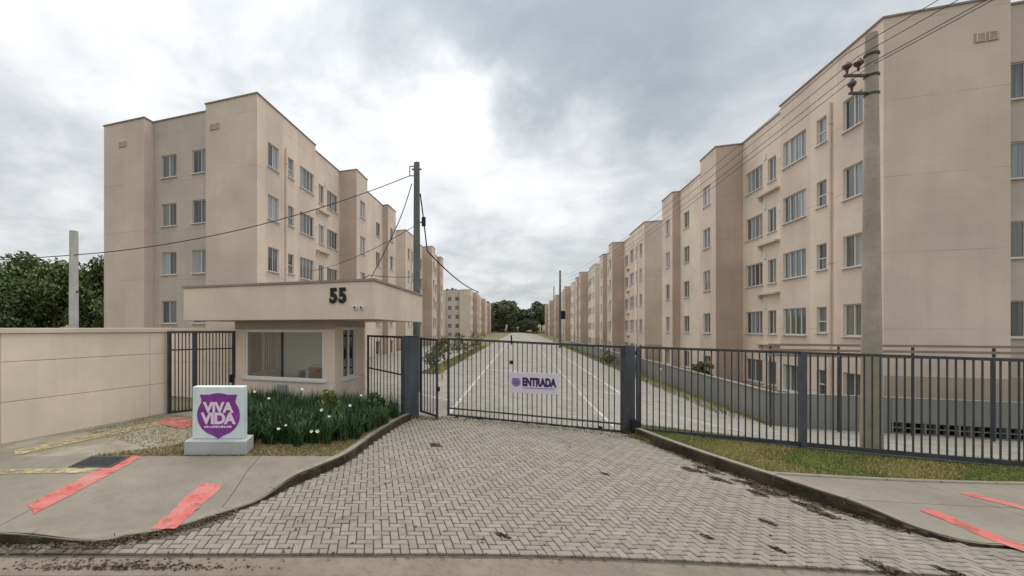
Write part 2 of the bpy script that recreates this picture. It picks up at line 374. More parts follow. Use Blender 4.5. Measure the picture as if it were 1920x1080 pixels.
LK = smoothline([(-2.8, 11.5), (-2.95, 10.6), (-3.05, 9.0), (-3.07, 7.4), (-3.25, 6.55), (-3.44, 5.86), (-3.56, 5.18), (-3.84, 4.56), (-4.10, 4.10), (-4.45, 3.78), (-4.95, 3.45), st(-7, 4.86)])
RK = smoothline([(2.62, 11.7), (3.15, 10.52), (3.62, 9.69), (4.08, 9.02), (4.46, 8.42), (4.82, 7.99), (5.15, 7.78), (5.6, 7.72), st(8.6, 5.42), st(11, 5.36), st(14, 5.36)])
gl, gr = st(-7.2, 4.62), st(6.6, 4.62)
# left pavement
fl = lambda p: .12+.88*ss(min(math.dist(p, (-4.05, 4.15)), math.dist(p, (-3.75, 4.8)), math.dist(p, (-4.5, 3.8))), .25, 1.4)
fr_ = lambda p: .12+.88*ss(inv(*p)[1], 5.35, 6.3)
pvl = lambda e=0: (lambda x, y: .118*fl((x, y))+e)
pvr = lambda e=0: (lambda x, y: .138*fr_((x, y))+e)
sw_l = [p for p in LK if inv(*p)[1] < 7.85] + [st(-7, 4.86), st(-22, 4.86), st(-22, 7.8)]
sw_top = [p for p in LK if inv(*p)[1] < 7.85][0]
swp = [st(inv(*sw_top)[0], 7.8)] + sw_l
def slabs(root, poly, dz, m, thick, org, du, dv, gap=.006):
    """cut a pavement into cast bays with open joints"""
    us = [inv(*p)[0] for p in poly]; vs = [inv(*p)[1] for p in poly]
    i0, i1 = int((min(us)-org[0])//du), int((max(us)-org[0])//du)+1
    j0, j1 = int((min(vs)-org[1])//dv), int((max(vs)-org[1])//dv)+1
    for i in range(i0, i1):
        for j in range(j0, j1):
            bm = bmesh.new(); bm.faces.new([bm.verts.new((*inv(x, y), 0)) for x, y in poly])
            for co_, no in (((org[0]+i*du+gap, 0, 0), (-1, 0, 0)), ((org[0]+(i+1)*du-gap, 0, 0), (1, 0, 0)), ((0, org[1]+j*dv+gap, 0), (0, -1, 0)), ((0, org[1]+(j+1)*dv-gap, 0), (0, 1, 0))):
                bmesh.ops.bisect_plane(bm, geom=bm.verts[:]+bm.edges[:]+bm.faces[:], plane_co=co_, plane_no=no, clear_outer=True)
            if not bm.faces: bm.free(); continue
            for k in range(1, 12):
                for co_, no in (((org[0]+(i+k/12)*du, 0, 0), (1, 0, 0)), ((0, org[1]+(j+k/12)*dv, 0), (0, 1, 0))):
                    bmesh.ops.bisect_plane(bm, geom=bm.verts[:]+bm.edges[:]+bm.faces[:], plane_co=co_, plane_no=no)
            for v in bm.verts: x, y = st(v.co.x, v.co.y); v.co = (x, y, 0)
            for f in bm.faces:
                f.normal_update()
                if f.normal.z < 0: f.normal_flip()
            bmesh.ops.solidify(bm, geom=bm.faces[:], thickness=0.0) if False else None
            r = bmesh.ops.extrude_face_region(bm, geom=bm.faces[:])
            for v in [g for g in r['geom'] if isinstance(g, bmesh.types.BMVert)]: v.co.z += thick
            bmesh.ops.recalc_face_normals(bm, faces=bm.faces[:])
            for v in bm.verts: v.co.z += zg(v.co.x, v.co.y)+dz(v.co.x, v.co.y)-thick
            me = bpy.data.meshes.new('slab'); bm.to_mesh(me); bm.free(); me.materials.append(MT[m]); link('slab', me, root)
pl = struct(sheet('pavement', swp, pvl(-.04), 'mortar', .2), 'pale concrete pavement left of the driveway'); slabs(pl, swp, pvl(), 'concrete', .03, (-4.5, 4.86), 2.4, 2.95)
# right pavement
p_in = [(4.1, 9.28), (5.56, 9.79), (7.38, 10.45), (9.5, 11.2), (14, 12.9), (19, 14.7)]
swr = [p for p in RK if p[0] > 4.05] + [st(22, 5.36), (19, 14.6)] + p_in[::-1][1:]
pr_ = struct(sheet('pavement', swr, pvr(-.04), 'mortar', .2), 'pale concrete pavement right of the driveway'); slabs(pr_, swr, pvr(), 'concrete', .03, (2.3, 3.4), 2.4, 3.0)

# kerbs made of separate stones
def kerb(name, label, line, w, top, side, stone=.9, darken=True, h=.2, fade=None):
    root = struct(link(name, None)); root['label'] = label
    segs = []; cur = [line[0]]; d = 0
    for a, b_ in zip(line, line[1:]):
        d += math.dist(a, b_); cur.append(b_)
        if d > stone: segs.append(cur); cur = [b_]; d = 0
    if len(cur) > 1: segs.append(cur)
    for sg in segs:
        b = MB(); L = []
        for k, p in enumerate(sg):
            q0, q1 = sg[max(0, k-1)], sg[min(len(sg)-1, k+1)]; t = Vector((q1[0]-q0[0], q1[1]-q0[1])).normalized()
            nrm = Vector((-t.y, t.x))*side
            pp = Vector(p)
            if k == 0: pp = pp+t*.006
            if k == len(sg)-1: pp = pp-t*.006
            tp = top*(fade(p) if fade else 1)
            L.append((pp, pp+nrm*w, tp))
        for (a0, a1, t0), (b0, b1, t1) in zip(L, L[1:]):
            za0, zb0 = zg(*a0), zg(*b0)
            c0 = .018
            ia, ib = a0+(a1-a0)*.16, b0+(b1-b0)*.16
            b.face([(*a0, za0-h), (*b0, zb0-h), (*b0, zb0+t1-c0), (*a0, za0+t0-c0)], 1 if darken else 0)
            b.face([(*a0, za0+t0-c0), (*b0, zb0+t1-c0), (*ib, zb0+t1), (*ia, za0+t0)], 1 if darken else 0)
            b.face([(*ia, za0+t0), (*ib, zb0+t1), (*b1, zb0+t1), (*a1, za0+t0)], 0)
            b.face([(*a1, za0+t0), (*b1, zb0+t1), (*b1, zb0-h), (*a1, za0-h)], 0)
        for (a0, a1, t0), rev in ((L[0], 0), (L[-1], 1)):
            z = zg(*a0); f = [(*a0, z-h), (*a0, z+t0), (*a1, z+t0), (*a1, z-h)]; b.face(f[::-1] if rev else f, 0)
        o = b.build('kerb_stone', ['kerb', 'kerb_dark'], root)
    return root
fl_ = lambda p: .25+.75*max(ss(math.dist(p, (-4.0, 4.2)), .4, 1.9), 0)
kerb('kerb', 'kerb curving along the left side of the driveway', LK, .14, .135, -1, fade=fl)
kerb('kerb', 'kerb curving along the right side of the driveway', RK, .15, .20, 1, fade=fr_, darken=True)
kerb('kerb', 'low kerb between the right pavement and grass strip', [p for p in smoothline(p_in)], .09, .165, 1, darken=False)

# driveway of herringbone pavers
dline_bot = [st(u, 4.62) for u in (14, 12, 9, 6.4, 5, 3, 1, -1, -3, -5, -7.2)]
drive = [p for p in LK] + [st(-7.2, 4.62)] + dline_bot[::-1][1:] + [p for p in RK][::-1] + [(2.6, 11.9), (-2.8, 11.9)]
dr = struct(sheet('driveway', drive, -.03, 'mortar', 1.0), 'driveway of grey herringbone pavers')
stains = [(3.35, 9.55, .16), (3.05, 9.35, .14), (3.3, 8.95, .12), (3.75, 9.0, .16), (3.9, 8.7, .2), (3.65, 8.5, .1), (4.15, 8.25, .13), (4.2, 7.95, .12),
          (3.9, 6.3, .16), (4.05, 6.0, .14), (4.1, 5.75, .12), (2.9, 6.3, .06), (2.2, 6.3, .05), (1.4, 8.3, .05), (-1.7, 8.9, .1), (-.2, 5.3, .06), (3.2, 7.2, .07), (4.6, 6.6, .08)]
tiles = []
A = .102
for j in range(-2, 90):
    for i in range(-90, 140):
        q = 4.66+j*A
        if (i-j) % 4 == 0: tiles.append((i*A, q, 2*A, A))
        if (i-j-3) % 4 == 0: tiles.append((i*A, q, A, 2*A))
keep = []
for (u, v, w, h) in tiles:
    cs = [st(u+a*w, v+b*h) for a, b in ((0, 0), (1, 0), (1, 1), (0, 1))]
    if all(inside(drive, *p) for p in cs): keep.append((u, v, w, h, 1.0))
    elif inside(drive, *st(u+w/2, v+h/2)):             # cut paver at the edge
        for a, b, ww, hh in ((0, 0, .5, 1), (.5, 0, .5, 1)) if w > h else ((0, 0, 1, .5), (0, .5, 1, .5)):
            cs = [st(u+a*w+x*ww*w, v+b*h+y*hh*h) for x, y in ((0, 0), (1, 0), (1, 1), (0, 1))]
            if all(inside(drive, *p) for p in cs): keep.append((u+a*w, v+b*h, ww*w, hh*h, .5))
keep.sort(key=lambda k: (k[1]+k[3]/2)*1.0+.25*abs(k[0]+k[2]/2-.5))
def paver_geo(b, x0, x1, y0, y1, z, g=.006, bv=.009, zf=None, tilt=(0, 0)):
    x0 += g; x1 -= g; y0 += g; y1 -= g
    lo = [(x0, y0), (x1, y0), (x1, y1), (x0, y1)]; hi = [(x0+bv, y0+bv), (x1-bv, y0+bv), (x1-bv, y1-bv), (x0+bv, y1-bv)]
    cx, cy = (x0+x1)/2, (y0+y1)/2
    def T(p, dz):
        zz = z+dz+(p[0]-cx)*tilt[0]+(p[1]-cy)*tilt[1]
        if zf: X, Y = st(*p); return (X, Y, zg(X, Y)+zz)
        return (p[0], p[1], zz)
    i = len(b.v); b.v += [T(p, -.028) for p in lo]+[T(p, -.006) for p in lo]+[T(p, 0) for p in hi]
    for k in range(4):
        k2 = (k+1) % 4
        b.f += [(i+k, i+k2, i+4+k2, i+4+k), (i+4+k, i+4+k2, i+8+k2, i+8+k)]
    b.f.append((i+8, i+9, i+10, i+11)); b.m += [0]*9; b.t += [b.tn]*9
pm = {}
def rkd(X, Y):
    if X < -3.6 and Y < 4.7: return ss(.30-min(math.dist((X, Y), p) for p in LKs), 0, .12)
    return ss(.24-min(math.dist((X, Y), p) for p in RKs), 0, .12) if X > 2 and Y < 11.2 else 0
LKs = [((a[0]*(1-t)+b_[0]*t), (a[1]*(1-t)+b_[1]*t)) for a, b_ in zip(LK, LK[1:]) for t in [k/12 for k in range(12)] if a[0] < -3.7]
RKs = [((a[0]*(1-t)+b_[0]*t), (a[1]*(1-t)+b_[1]*t)) for a, b_ in zip(RK, RK[1:]) for t in (0, .25, .5, .75) if a[0] < 5.0]
def stainof(X, Y): return rkd(X, Y)*random.uniform(.6, 1) if rkd(X, Y) > .3 else max([ss(1.25-math.dist((X, Y), s[:2])/s[2], 0, .5) for s in stains] + [0])
big = MB(); bst = []; n_ind = 0
for (u, v, w, h, full) in keep:
    X, Y = st(u+w/2, v+h/2); sv = stainof(X, Y)*random.uniform(.7, 1); dzp = random.uniform(-.003, .003); tl = (random.uniform(-.02, .02), random.uniform(-.02, .02))
    vis = -4.6 < X and u/v*786.6+700 < 1925 and u/v*786.6+700 > -5
    if full == 1.0 and n_ind < 300 and sv < .1 and vis:
        key = w > h
        if key not in pm:
            b = MB(); paver_geo(b, -w/2, w/2, -h/2, h/2, 0); me = b.mesh('paver', 'paver'); pm[key] = me
        o = link('paver', pm[key], dr, (X, Y, zg(X, Y)+dzp), TH); o.rotation_euler.x = tl[1]; o.rotation_euler.y = -tl[0]; n_ind += 1
    else:
        big.tn = random.random(); k0 = len(big.f); paver_geo(big, u, u+w, v, v+h, dzp, zf=True, tilt=tl); bst += [sv]*(len(big.f)-k0)
me = big.mesh('paver_field', 'paver', tones=True); at = me.attributes.new('stain', 'FLOAT', 'FACE'); at.data.foreach_set('value', bst)
o = link('paver_field', me, dr); o['kind'] = 'stuff'

# gutter and street in front
struct(sheet('gutter', [st(-22, 4.60), st(-22, 4.30), st(22, 4.22), st(22, 4.60)], -.02, 'gutter', 1.0))
struct(sheet('street', [st(-60, 4.34), st(-60, -6), st(60, -6), st(60, 4.25)], -.032, 'asphalt', 3.0))
# estate road behind the gate
struct(sheet('road', [(-3.4, 11.9), (7.4, 12.9), (7.8, 16), (7.8, 240), (-4.2, 240), (-4.2, 14)], -.045, 'road', 1.6))
struct(sheet('forecourt', [(-12.6, 13.4), (-4.0, 12.3), (-3.4, 11.95), (-4.15, 14), (-4.15, 23), (-5.4, 23), (-5.4, 60), (-12.6, 60)], -.05, 'road', 1.0))
struct(sheet('forecourt', [(7.3, 13.1), (20, 13.6), (20, 17.7), (7.75, 17.7)], -.05, 'road', 1.0))
def marking(name, poly, dz, m='road_white'):
    if m in ('red', 'yellow'):                          # hand painted, frayed edges
        q = []
        for i in range(len(poly)):
            a, b = Vector(poly[i]), Vector(poly[(i+1) % len(poly)]); n = max(1, int((b-a).length/.045)); nn = Vector((-(b-a).y, (b-a).x)).normalized(); off_ = 0
            for k in range(n): off_ = off_*.6+random.gauss(0, .008); v = a.lerp(b, k/n)+nn*(off_ if k else 0); q.append((v.x, v.y))
        poly = q
    o = sheet(name, poly, dz, m, 1.0); struct(o); return o
marking('lane_line', [(-2.06, 12.3), (-1.94, 12.3), (-1.94, 230), (-2.06, 230)], -.04)
marking('lane_line', [(2.34, 12.6), (2.43, 12.6), (2.42, 230), (2.34, 230)], -.04)
for y in range(18, 150, 12): marking('bay_line', [(2.5, y+3), (4.6, y+3), (4.6, y+3.14), (2.5, y+3.14)], -.04)
marking('edge_line', [(4.2, 19.5), (4.36, 19.5), (4.3, 60), (4.16, 60)], -.036)
marking('slant_line', [(4.6, 17.2), (6.3, 14.8), (6.42, 14.9), (4.72, 17.3)], -.036)
marking('slant_line', [(-3.9, 16.0), (-2.3, 14.6), (-2.2, 14.7), (-3.8, 16.1)], -.036)
marking('stop_line', [(-1.5, 26.0), (-.2, 26.0), (-.2, 26.25), (-1.5, 26.25)], -.04)

# left strip between pavement, wall and gatehouse
struct(sheet('side_path', [st(-22, 7.82), st(-5.3, 7.82), (-6.2, 6.65), (-7.2, 8.6), (-8.1, 10.5), (-9.4, 9.3), (-10.5, 5), (-14, -4)], .10, 'rubble', .8))
struct(sheet('planting_bed', [st(-5.3, 7.82), st(-.62, 7.82), (-3.2, 8.4), (-3.15, 10.8), (-3.1, 11.3), (-4.8, 13.0), (-4.9, 10.66), (-8.1, 10.66), (-7.2, 8.6), (-6.2, 6.65)], .104, 'soil', .8))
marking('yellow_stripe', [(-9.3, 5.4), (-8.95, 5.2), (-8.35, 8.3), (-8.7, 8.5)], .112, 'yellow')
marking('yellow_stripe', [(-8.3, 4.55), (-8.2, 4.35), (-6.62, 4.98), (-6.74, 5.22)], .128, 'yellow')
marking('red_stripe', [(-6.22, 4.25), (-5.74, 3.78), (-5.5, 3.62), (-5.78, 3.42), (-6.2, 3.75)][:0] or [(-6.24, 3.78), (-5.84, 3.62), (-6.60, 5.95), (-6.95, 5.86)], pvl(.007), 'red')
marking('red_stripe', [(-4.32, 3.98), (-4.03, 4.08), (-4.34, 5.38), (-4.66, 5.27)], pvl(.007), 'red')
marking('red_stripe', [(5.52, 8.44), (5.72, 8.56), (6.75, 7.0), (6.45, 6.9)], pvr(.007), 'red')
marking('red_stripe', [(6.85, 9.75), (7.05, 9.85), (7.75, 8.8), (7.5, 8.7)], pvr(.007), 'red')
marking('red_patch', [(-8.6, 8.1), (-7.5, 7.9), (-7.9, 9.0), (-8.95, 8.8)], .114, 'red')
# drain grate in the pavement
g = empty('drain_grate', 'dark steel drain grate set in the left pavement beside a red stripe', 'drain grate', (-7.02, 5.42, .128), TH+.02)
b = MB(); b.box(-.36, .36, -.30, -.26, 0, .012); b.box(-.36, .36, .26, .30, 0, .012); b.box(-.36, -.32, -.26, .26, 0, .012); b.box(.32, .36, -.26, .26, 0, .012); b.build('frame', 'steel', g)
b = MB(); b.box(-.32, .32, -.26, .26, -.004, .001); b.build('recess', 'hole', g)
gm = MB(); gm.box(-.012, .012, -.26, .26, .001, .01); gme = gm.mesh('grate_bar', 'steel')
for k in range(13): link('grate_bar', gme, g, (-.30+k*.05, 0, 0))

# ------------------------------------------------------------------ apartment blocks
RISE = 2.8
def wall_panel(b, p0, p1, n, z0, z1, ops, strips=(), m0=0, m1=1, depth=.14):
    """wall from p0 to p1 (2D) facing n with real openings (a0, a1, z0, z1) and their reveals"""
    p0, p1, n = Vector(p0), Vector(p1), Vector(n); L = (p1-p0).length; d = (p1-p0)/L
    flip = (d.x*n.y-d.y*n.x) > 0
    us = sorted({0., L} | {x for o in ops for x in o[:2]} | {x for s in strips for x in s[:2] if 0 < x < L})
    zs = sorted({z0, z1} | {z for o in ops for z in o[2:4]})
    def q(pts, m): b.face(pts[::-1] if flip else pts, m)
    def pt(u, z, dd=0): v = p0+d*u-n*dd; return (v.x, v.y, z)
    for i in range(len(us)-1):
        um = (us[i]+us[i+1])/2; m = m0
        for s in strips:
            if s[0] < um < s[1]: m = s[2] if len(s) > 2 else m1
        run = None
        for j in range(len(zs)-1):
            zm = (zs[j]+zs[j+1])/2
            hole = any(o[0] < um < o[1] and o[2] < zm < o[3] for o in ops)
            if not hole:
                q([pt(us[i], zs[j]), pt(us[i+1], zs[j]), pt(us[i+1], zs[j+1]), pt(us[i], zs[j+1])], m)
    for a0, a1, b0, b1 in [o[:4] for o in ops]:
        q([pt(a0, b0), pt(a1, b0), pt(a1, b0, depth), pt(a0, b0, depth)][::-1], m0)
        q([pt(a0, b1), pt(a1, b1), pt(a1, b1, depth), pt(a0, b1, depth)], m0)
        q([pt(a0, b0), pt(a0, b1), pt(a0, b1, depth), pt(a0, b0, depth)], m0)
        q([pt(a1, b0), pt(a1, b1), pt(a1, b1, depth), pt(a1, b0, depth)][::-1], m0)
        q([pt(a0, b0, depth), pt(a1, b0, depth), pt(a1, b1, depth), pt(a0, b1, depth)], m0)
_wm = {}
def window_meshes(w, h, n, kind):
    k = (round(w, 2), round(h, 2), n, kind)
    if k in _wm: return _wm[k]
    f = MB(); t = .045
    f.box(-w/2, w/2, -.03, .03, 0, t); f.box(-w/2, w/2, -.03, .03, h-t, h); f.box(-w/2, -w/2+t, -.03, .03, t, h-t); f.box(w/2-t, w/2, -.03, .03, t, h-t)
    panes = []
    if kind == 'v':
        pw = (w-2*t)/n
        for i in range(n):
            x0 = -w/2+t+i*pw
            if i: f.box(x0-.022, x0+.022, -.034, .026, t, h-t)
            panes.append((x0+(.022 if i else 0), x0+pw-(.022 if i < n-1 else 0), t, h-t, .006*(1 if i % 2 else -1)))
    else:
        f.box(-w/2+t, w/2-t, -.034, .026, h*.42, h*.42+.045)
        panes = [(-w/2+t, w/2-t, t, h*.42, 0), (-w/2+t, w/2-t, h*.42+.045, h-t, .008)]
    fm = f.mesh('window', 'white_metal'); pms = []
    for (x0, x1, z0, z1, y) in panes:
        b = MB(); b.box(x0, x1, y-.003, y+.003, z0, z1)
        me1 = b.mesh('pane', 'pane'); me2 = b.mesh('pane', 'pane_pale'); pms.append((me1, me2))
        f.box(x0, x1, y-.003, y+.003, z0, z1, 1)
    one = f.mesh('window', ['white_metal', 'pane'])
    s = MB(); s.box(-w/2-.06, w/2+.06, -.19, .0, -.045, 0); sm = s.mesh('sill', 'white_metal')
    _wm[k] = (fm, pms, one, sm); return _wm[k]
def put_window(root, p, n, w, h, npan, kind, fine, pale):
    ang = math.atan2(n[1], n[0])+math.pi/2            # local -Y faces out
    fm, pms, one, sm = window_meshes(w, h, npan, kind)
    loc = (p[0]-n[0]*.10, p[1]-n[1]*.10, p[2])
    o = link('window', fm if fine else one, root, loc, ang)
    if fine:
        for i, (a, b_) in enumerate(pms): link('pane', b_ if random.random() < pale else a, o)
    if fine: link('sill', sm, o)
# columns of the long facade: start, end, panes, kind, sill lift
COLS = [('a', 1.0, 2.05, 2, 'v'), ('a', 3.05, 3.7, 1, 's'), ('a', 4.45, 6.25, 4, 'v'), ('b', 7.75, 8.55, 2, 'v'), ('b', 9.1, 10.95, 4, 'v'),
        ('c', 12.1, 13.2, 2, 'v'), ('d', 15.0, 16.2, 2, 'v'), ('d', 18.8, 20.0, 2, 'v'), ('e', 21.5, 22.5, 2, 'v')]
SEC = {'a': (0, 6.5, 0.0), 'b': (6.5, 11.3, -.4), 'c': (11.3, 13.7, 1.0), 'd': (13.7, 20.8, 0.0), 'e': (20.8, 23.5, .55)}
def block(side, XF, Y0, RZ, label, fine=True, zlow=None):
    """five-storey block; side +1 stands right of the road (facade faces -X), -1 left"""
    root = empty('apartment_building', label, 'building', (side*(XF+5), Y0, RZ-15.6), 0, 'five storey beige apartment blocks along the estate road')
    inv_ = Matrix.Translation((-side*(XF+5), -Y0, -(RZ-15.6)))
    def X(u): return side*(XF-u)
    base = RZ-15.6; sills = [RZ-3.33-RISE*k for k in range(5)]
    wl = MB(); H = 1.3
    nf = (-side, 0)
    wins = []
    order = 'abcde'
    # long facade towards the road
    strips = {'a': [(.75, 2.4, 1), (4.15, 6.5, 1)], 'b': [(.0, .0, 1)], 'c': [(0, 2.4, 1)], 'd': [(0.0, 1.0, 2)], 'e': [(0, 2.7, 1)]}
    for sname in order:
        v0, v1, u = SEC[sname]; ops = []
        for (sc_, a0, a1, n, kd) in COLS:
            if sc_ != sname: continue
            for z in sills:
                hh = H if kd == 'v' else 1.15; zz = z if kd == 'v' else z+.12
                ops.append((a0-v0, a1-v0, zz, zz+hh)); wins.append(((X(u), Y0+(a0+a1)/2, zz), nf, a1-a0, hh, n, kd))
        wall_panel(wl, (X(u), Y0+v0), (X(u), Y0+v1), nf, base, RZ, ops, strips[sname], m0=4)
    # returns between the sections
    prev = None
    for sname in order:
        v0, v1, u = SEC[sname]
        if prev is not None and abs(prev-u) > .01:
            n = (0, -1) if u > prev else (0, 1)
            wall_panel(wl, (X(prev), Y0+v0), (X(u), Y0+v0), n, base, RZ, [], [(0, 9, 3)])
        prev = u
    # end walls: projecting bay, recess, projecting bay
    XB = XF+10.7
    def gable(Yf, sgn, uroad):
        n = (0, sgn); rec = -sgn*.62
        b1, b2 = side*(XF+3.24), side*(XF+7.56)
        wall_panel(wl, (X(uroad), Yf), (b1, Yf), n, base, RZ, [], [])
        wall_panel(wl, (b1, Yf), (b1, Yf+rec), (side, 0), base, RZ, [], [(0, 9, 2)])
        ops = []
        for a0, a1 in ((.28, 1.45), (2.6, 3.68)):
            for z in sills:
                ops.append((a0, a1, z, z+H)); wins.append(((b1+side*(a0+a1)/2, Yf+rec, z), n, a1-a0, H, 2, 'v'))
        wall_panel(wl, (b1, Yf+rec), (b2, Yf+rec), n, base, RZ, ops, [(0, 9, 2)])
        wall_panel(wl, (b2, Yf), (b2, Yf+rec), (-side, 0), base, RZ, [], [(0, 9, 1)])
        wall_panel(wl, (b2, Yf), (side*XB, Yf), n, base, RZ, [], [])
    gable(Y0, -1, 0.0); gable(Y0+23.5, 1, .55)
    wall_panel(wl, (side*XB, Y0), (side*XB, Y0+23.5), (side, 0), base, RZ, [], [])
    me = wl.mesh('wall', ['cream', 'tan', 'rose', 'umber', 'cream_lit']); me.transform(inv_); link('wall', me, root)
    # outline of the roof, parapet coping
    ol = [(X(0), Y0)]
    for sname in order:
        v0, v1, u = SEC[sname]; ol += [(X(u), Y0+v0), (X(u), Y0+v1)]
    b1, b2 = side*(XF+3.24), side*(XF+7.56)
    ol += [(b1, Y0+23.5), (b1, Y0+22.88), (b2, Y0+22.88), (b2, Y0+23.5), (side*XB, Y0+23.5), (side*XB, Y0), (b2, Y0), (b2, Y0+.62), (b1, Y0+.62), (b1, Y0)]
    out = []
    for p in ol:
        if not out or math.dist(p, out[-1]) > .01: out.append(p)
    if math.dist(out[0], out[-1]) < .01: out.pop()
    ar = sum(out[i-1][0]*out[i][1]-out[i][0]*out[i-1][1] for i in range(len(out)))
    if ar < 0: out = out[::-1]
    def offs(d):
        r = []
        for i in range(len(out)):
            a, b_, c = Vector(out[i-1]), Vector(out[i]), Vector(out[(i+1) % len(out)])
            e1, e2 = (b_-a).normalized(), (c-b_).normalized(); n1, n2 = Vector((e1.y, -e1.x)), Vector((e2.y, -e2.x))
            r.append(b_+(n1+n2)*d if abs(n1.dot(n2)) < .5 else b_+n1*d)
        return r
    o1, o0 = offs(.045), offs(-.18); cp = MB(); zc0, zc1 = RZ+.002, RZ+.07
    for i in range(len(out)):
        j = (i+1) % len(out); A1, B1, A0, B0 = o1[i], o1[j], o0[i], o0[j]
        cp.face([(*A1, zc0), (*B1, zc0), (*B1, zc1), (*A1, zc1)]); cp.face([(*A1, zc1), (*B1, zc1), (*B0, zc1), (*A0, zc1)])
        cp.face([(*B0, zc1-.7), (*A0, zc1-.7), (*A0, zc1), (*B0, zc1)][::-1]); cp.face([(*A1, zc0), (*A0, zc0), (*B0, zc0), (*B1, zc0)])
    me = cp.mesh('coping', 'coping'); me.transform(inv_); link('coping', me, root)
    rf = MB(); rf.box(min(X(-.6), side*(XB-.1)), max(X(-.6), side*(XB-.1)), Y0+.7, Y0+22.8, RZ-.75, RZ-.6); me = rf.mesh('roof', 'roof'); me.transform(inv_); link('roof', me, root)
    for (p, n, w, h, np_, kd) in wins:
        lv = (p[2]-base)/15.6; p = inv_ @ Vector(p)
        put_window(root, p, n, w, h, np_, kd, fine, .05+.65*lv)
    # fittings
    if fine:
        for v, u in ((2.72, 0.0), (7.1, -.4)):
            b = MB(); x = X(u+.06); b.tube([(x, Y0+v, base), (x, Y0+v, RZ-1.7)], .045, 8)
            for z in range(1, 14, 3): b.box(x-.06, x+.06, Y0+v-.06, Y0+v+.06, base+z, base+z+.04)
            me = b.mesh('downpipe', 'tan'); me.transform(inv_); link('downpipe', me, root)
        b = MB(); x = b1+side*.12; b.tube([(x, Y0+.62-.07, base), (x, Y0+.62-.07, RZ-2.6)], .04, 8); me = b.mesh('downpipe', 'tan'); me.transform(inv_); link('downpipe', me, root)
        vm = MB(); vm.box(-.3, .3, -.02, .0, 0, .34, 0)
        for k in (-1, 1):
            vm.box(k*.15-.11, k*.15+.11, -.05, -.02, .03, .05, 1); vm.box(k*.15-.11, k*.15+.11, -.05, -.02, .29, .31, 1); vm.box(k*.15-.11, k*.15-.09, -.05, -.02, .05, .29, 1); vm.box(k*.15+.09, k*.15+.11, -.05, -.02, .05, .29, 1)
            for q in range(4): vm.box(k*.15-.09, k*.15+.09, -.04, -.022, .08+q*.055, .10+q*.055, 1)
        vme = vm.mesh('vent', ['brown', 'tan'])
        for xx in (XF+2.65, XF+9.2):
            p = inv_ @ Vector((side*xx, Y0, RZ-1.45)); link('vent', vme, root, p, 0)
        # air-conditioner ledge with pale vent under the short window, floor by floor
        lm = MB(); lm.box(-.22, 0, -.95, .95, 0, .09); lm.box(-.16, 0, .80, .95, -.22, 0); lme = lm.mesh('ledge', 'cream')
        am = MB(); am.box(-.05, 0, -.09, .09, 0, .34); ame = am.mesh('outlet_cover', 'signwhite')
        for z in sills:
            p = inv_ @ Vector((X(-.4), Y0+8.3, z-.62)); link('ledge', lme, root, p, 0 if side > 0 else math.pi)
            p = inv_ @ Vector((X(-.4), Y0+7.35, z+.95)); link('outlet_cover', ame, root, p, 0 if side > 0 else math.pi)
            p = inv_ @ Vector((X(-.4), Y0+8.8, z+1.42)); link('outlet_cover', ame, root, p, 0 if side > 0 else math.pi)
    # plinth band
    b = MB(); e = .03
    if side > 0:
        for (x0, x1, y) in ((X(0)+.0, side*(XF+3.24), Y0), ):
            b.box(min(x0, x1), max(x0, x1), y-e, y-.002, base, .75)
        b.box(b2, side*XB, Y0-e, Y0-.002, base, .75)
        b.box(b1, b2, Y0+.62-e, Y0+.618, base, .75)
        me = b.mesh('plinth', 'brown'); me.transform(inv_); link('plinth', me, root)
    return root
ordn = ['nearest', 'second', 'third', 'fourth', 'fifth', 'sixth', 'seventh']
for k in range(7):
    lab = ['large beige five storey block at the right edge behind the concrete pole', 'beige block directly behind the large right-hand block', 'third beige block along the right of the estate road',
           'fourth beige block along the right of the estate road', 'fifth beige block on the right, near the far lamp pole', 'sixth beige block on the right, small in the distance', 'farthest beige block at the end of the right-hand row'][k]
    block(1, 12.65, 20.8+31.45*k, 13.9, lab, fine=k < 2)
for k, (y, xf, lab) in enumerate([(18.3, 12.7, 'large beige five storey block at the left behind the gatehouse'), (49.75, 13.2, 'beige block behind the left pole, past the first left-hand block'),
                             (130, 14.2, 'distant beige block on the left with its end wall facing the gate'), (161.5, 14.2, 'distant beige block on the left just past the one facing the gate'), (193, 14.2, 'farthest beige block at the end of the left-hand row')]):
    block(-1, xf, y, 14.5 if k < 2 else 14.2, lab, fine=k < 2)

# ------------------------------------------------------------------ boundary wall, left
wA, wB = Vector((-9.42, 9.4)), Vector((-9.93, 6.79)); wd = (wB-wA).normalized(); wn = Vector((-wd.y, wd.x))
if wn.x < 0: wn = -wn
bw = empty('boundary_wall', 'tall beige rendered wall at the left edge with horizontal grooves', 'wall', (wA.x, wA.y, 0))
def onw(u, out, z): p = wd*u+wn*out; return (p.x, p.y, z)
def slabw(b, u0, u1, z0, z1, o0, o1): b.hexa([onw(u0, o1, z0), onw(u1, o1, z0), onw(u1, o0, z0), onw(u0, o0, z0)][::-1], [onw(u0, o1, z1), onw(u1, o1, z1), onw(u1, o0, z1), onw(u0, o0, z1)][::-1])
L_ = 12.5
b = MB(); slabw(b, 0, L_, -.1, 2.38, -.22, -.02); b.build('wall_core', 'wallp', bw)
for (z0, z1) in ((.02, .94), (.955, 1.78), (1.795, 2.38)):
    u = 0.0
    for k, ln in enumerate([.62, 3.2, 3.2, 3.2, 2.2]):
        b = MB(); slabw(b, u+.003, u+ln-.003, z0, z1, -.019, .0+.004*((k*7) % 3)); bevel(b.build('wall_panel', 'wallp', bw), .006, 1); u += ln
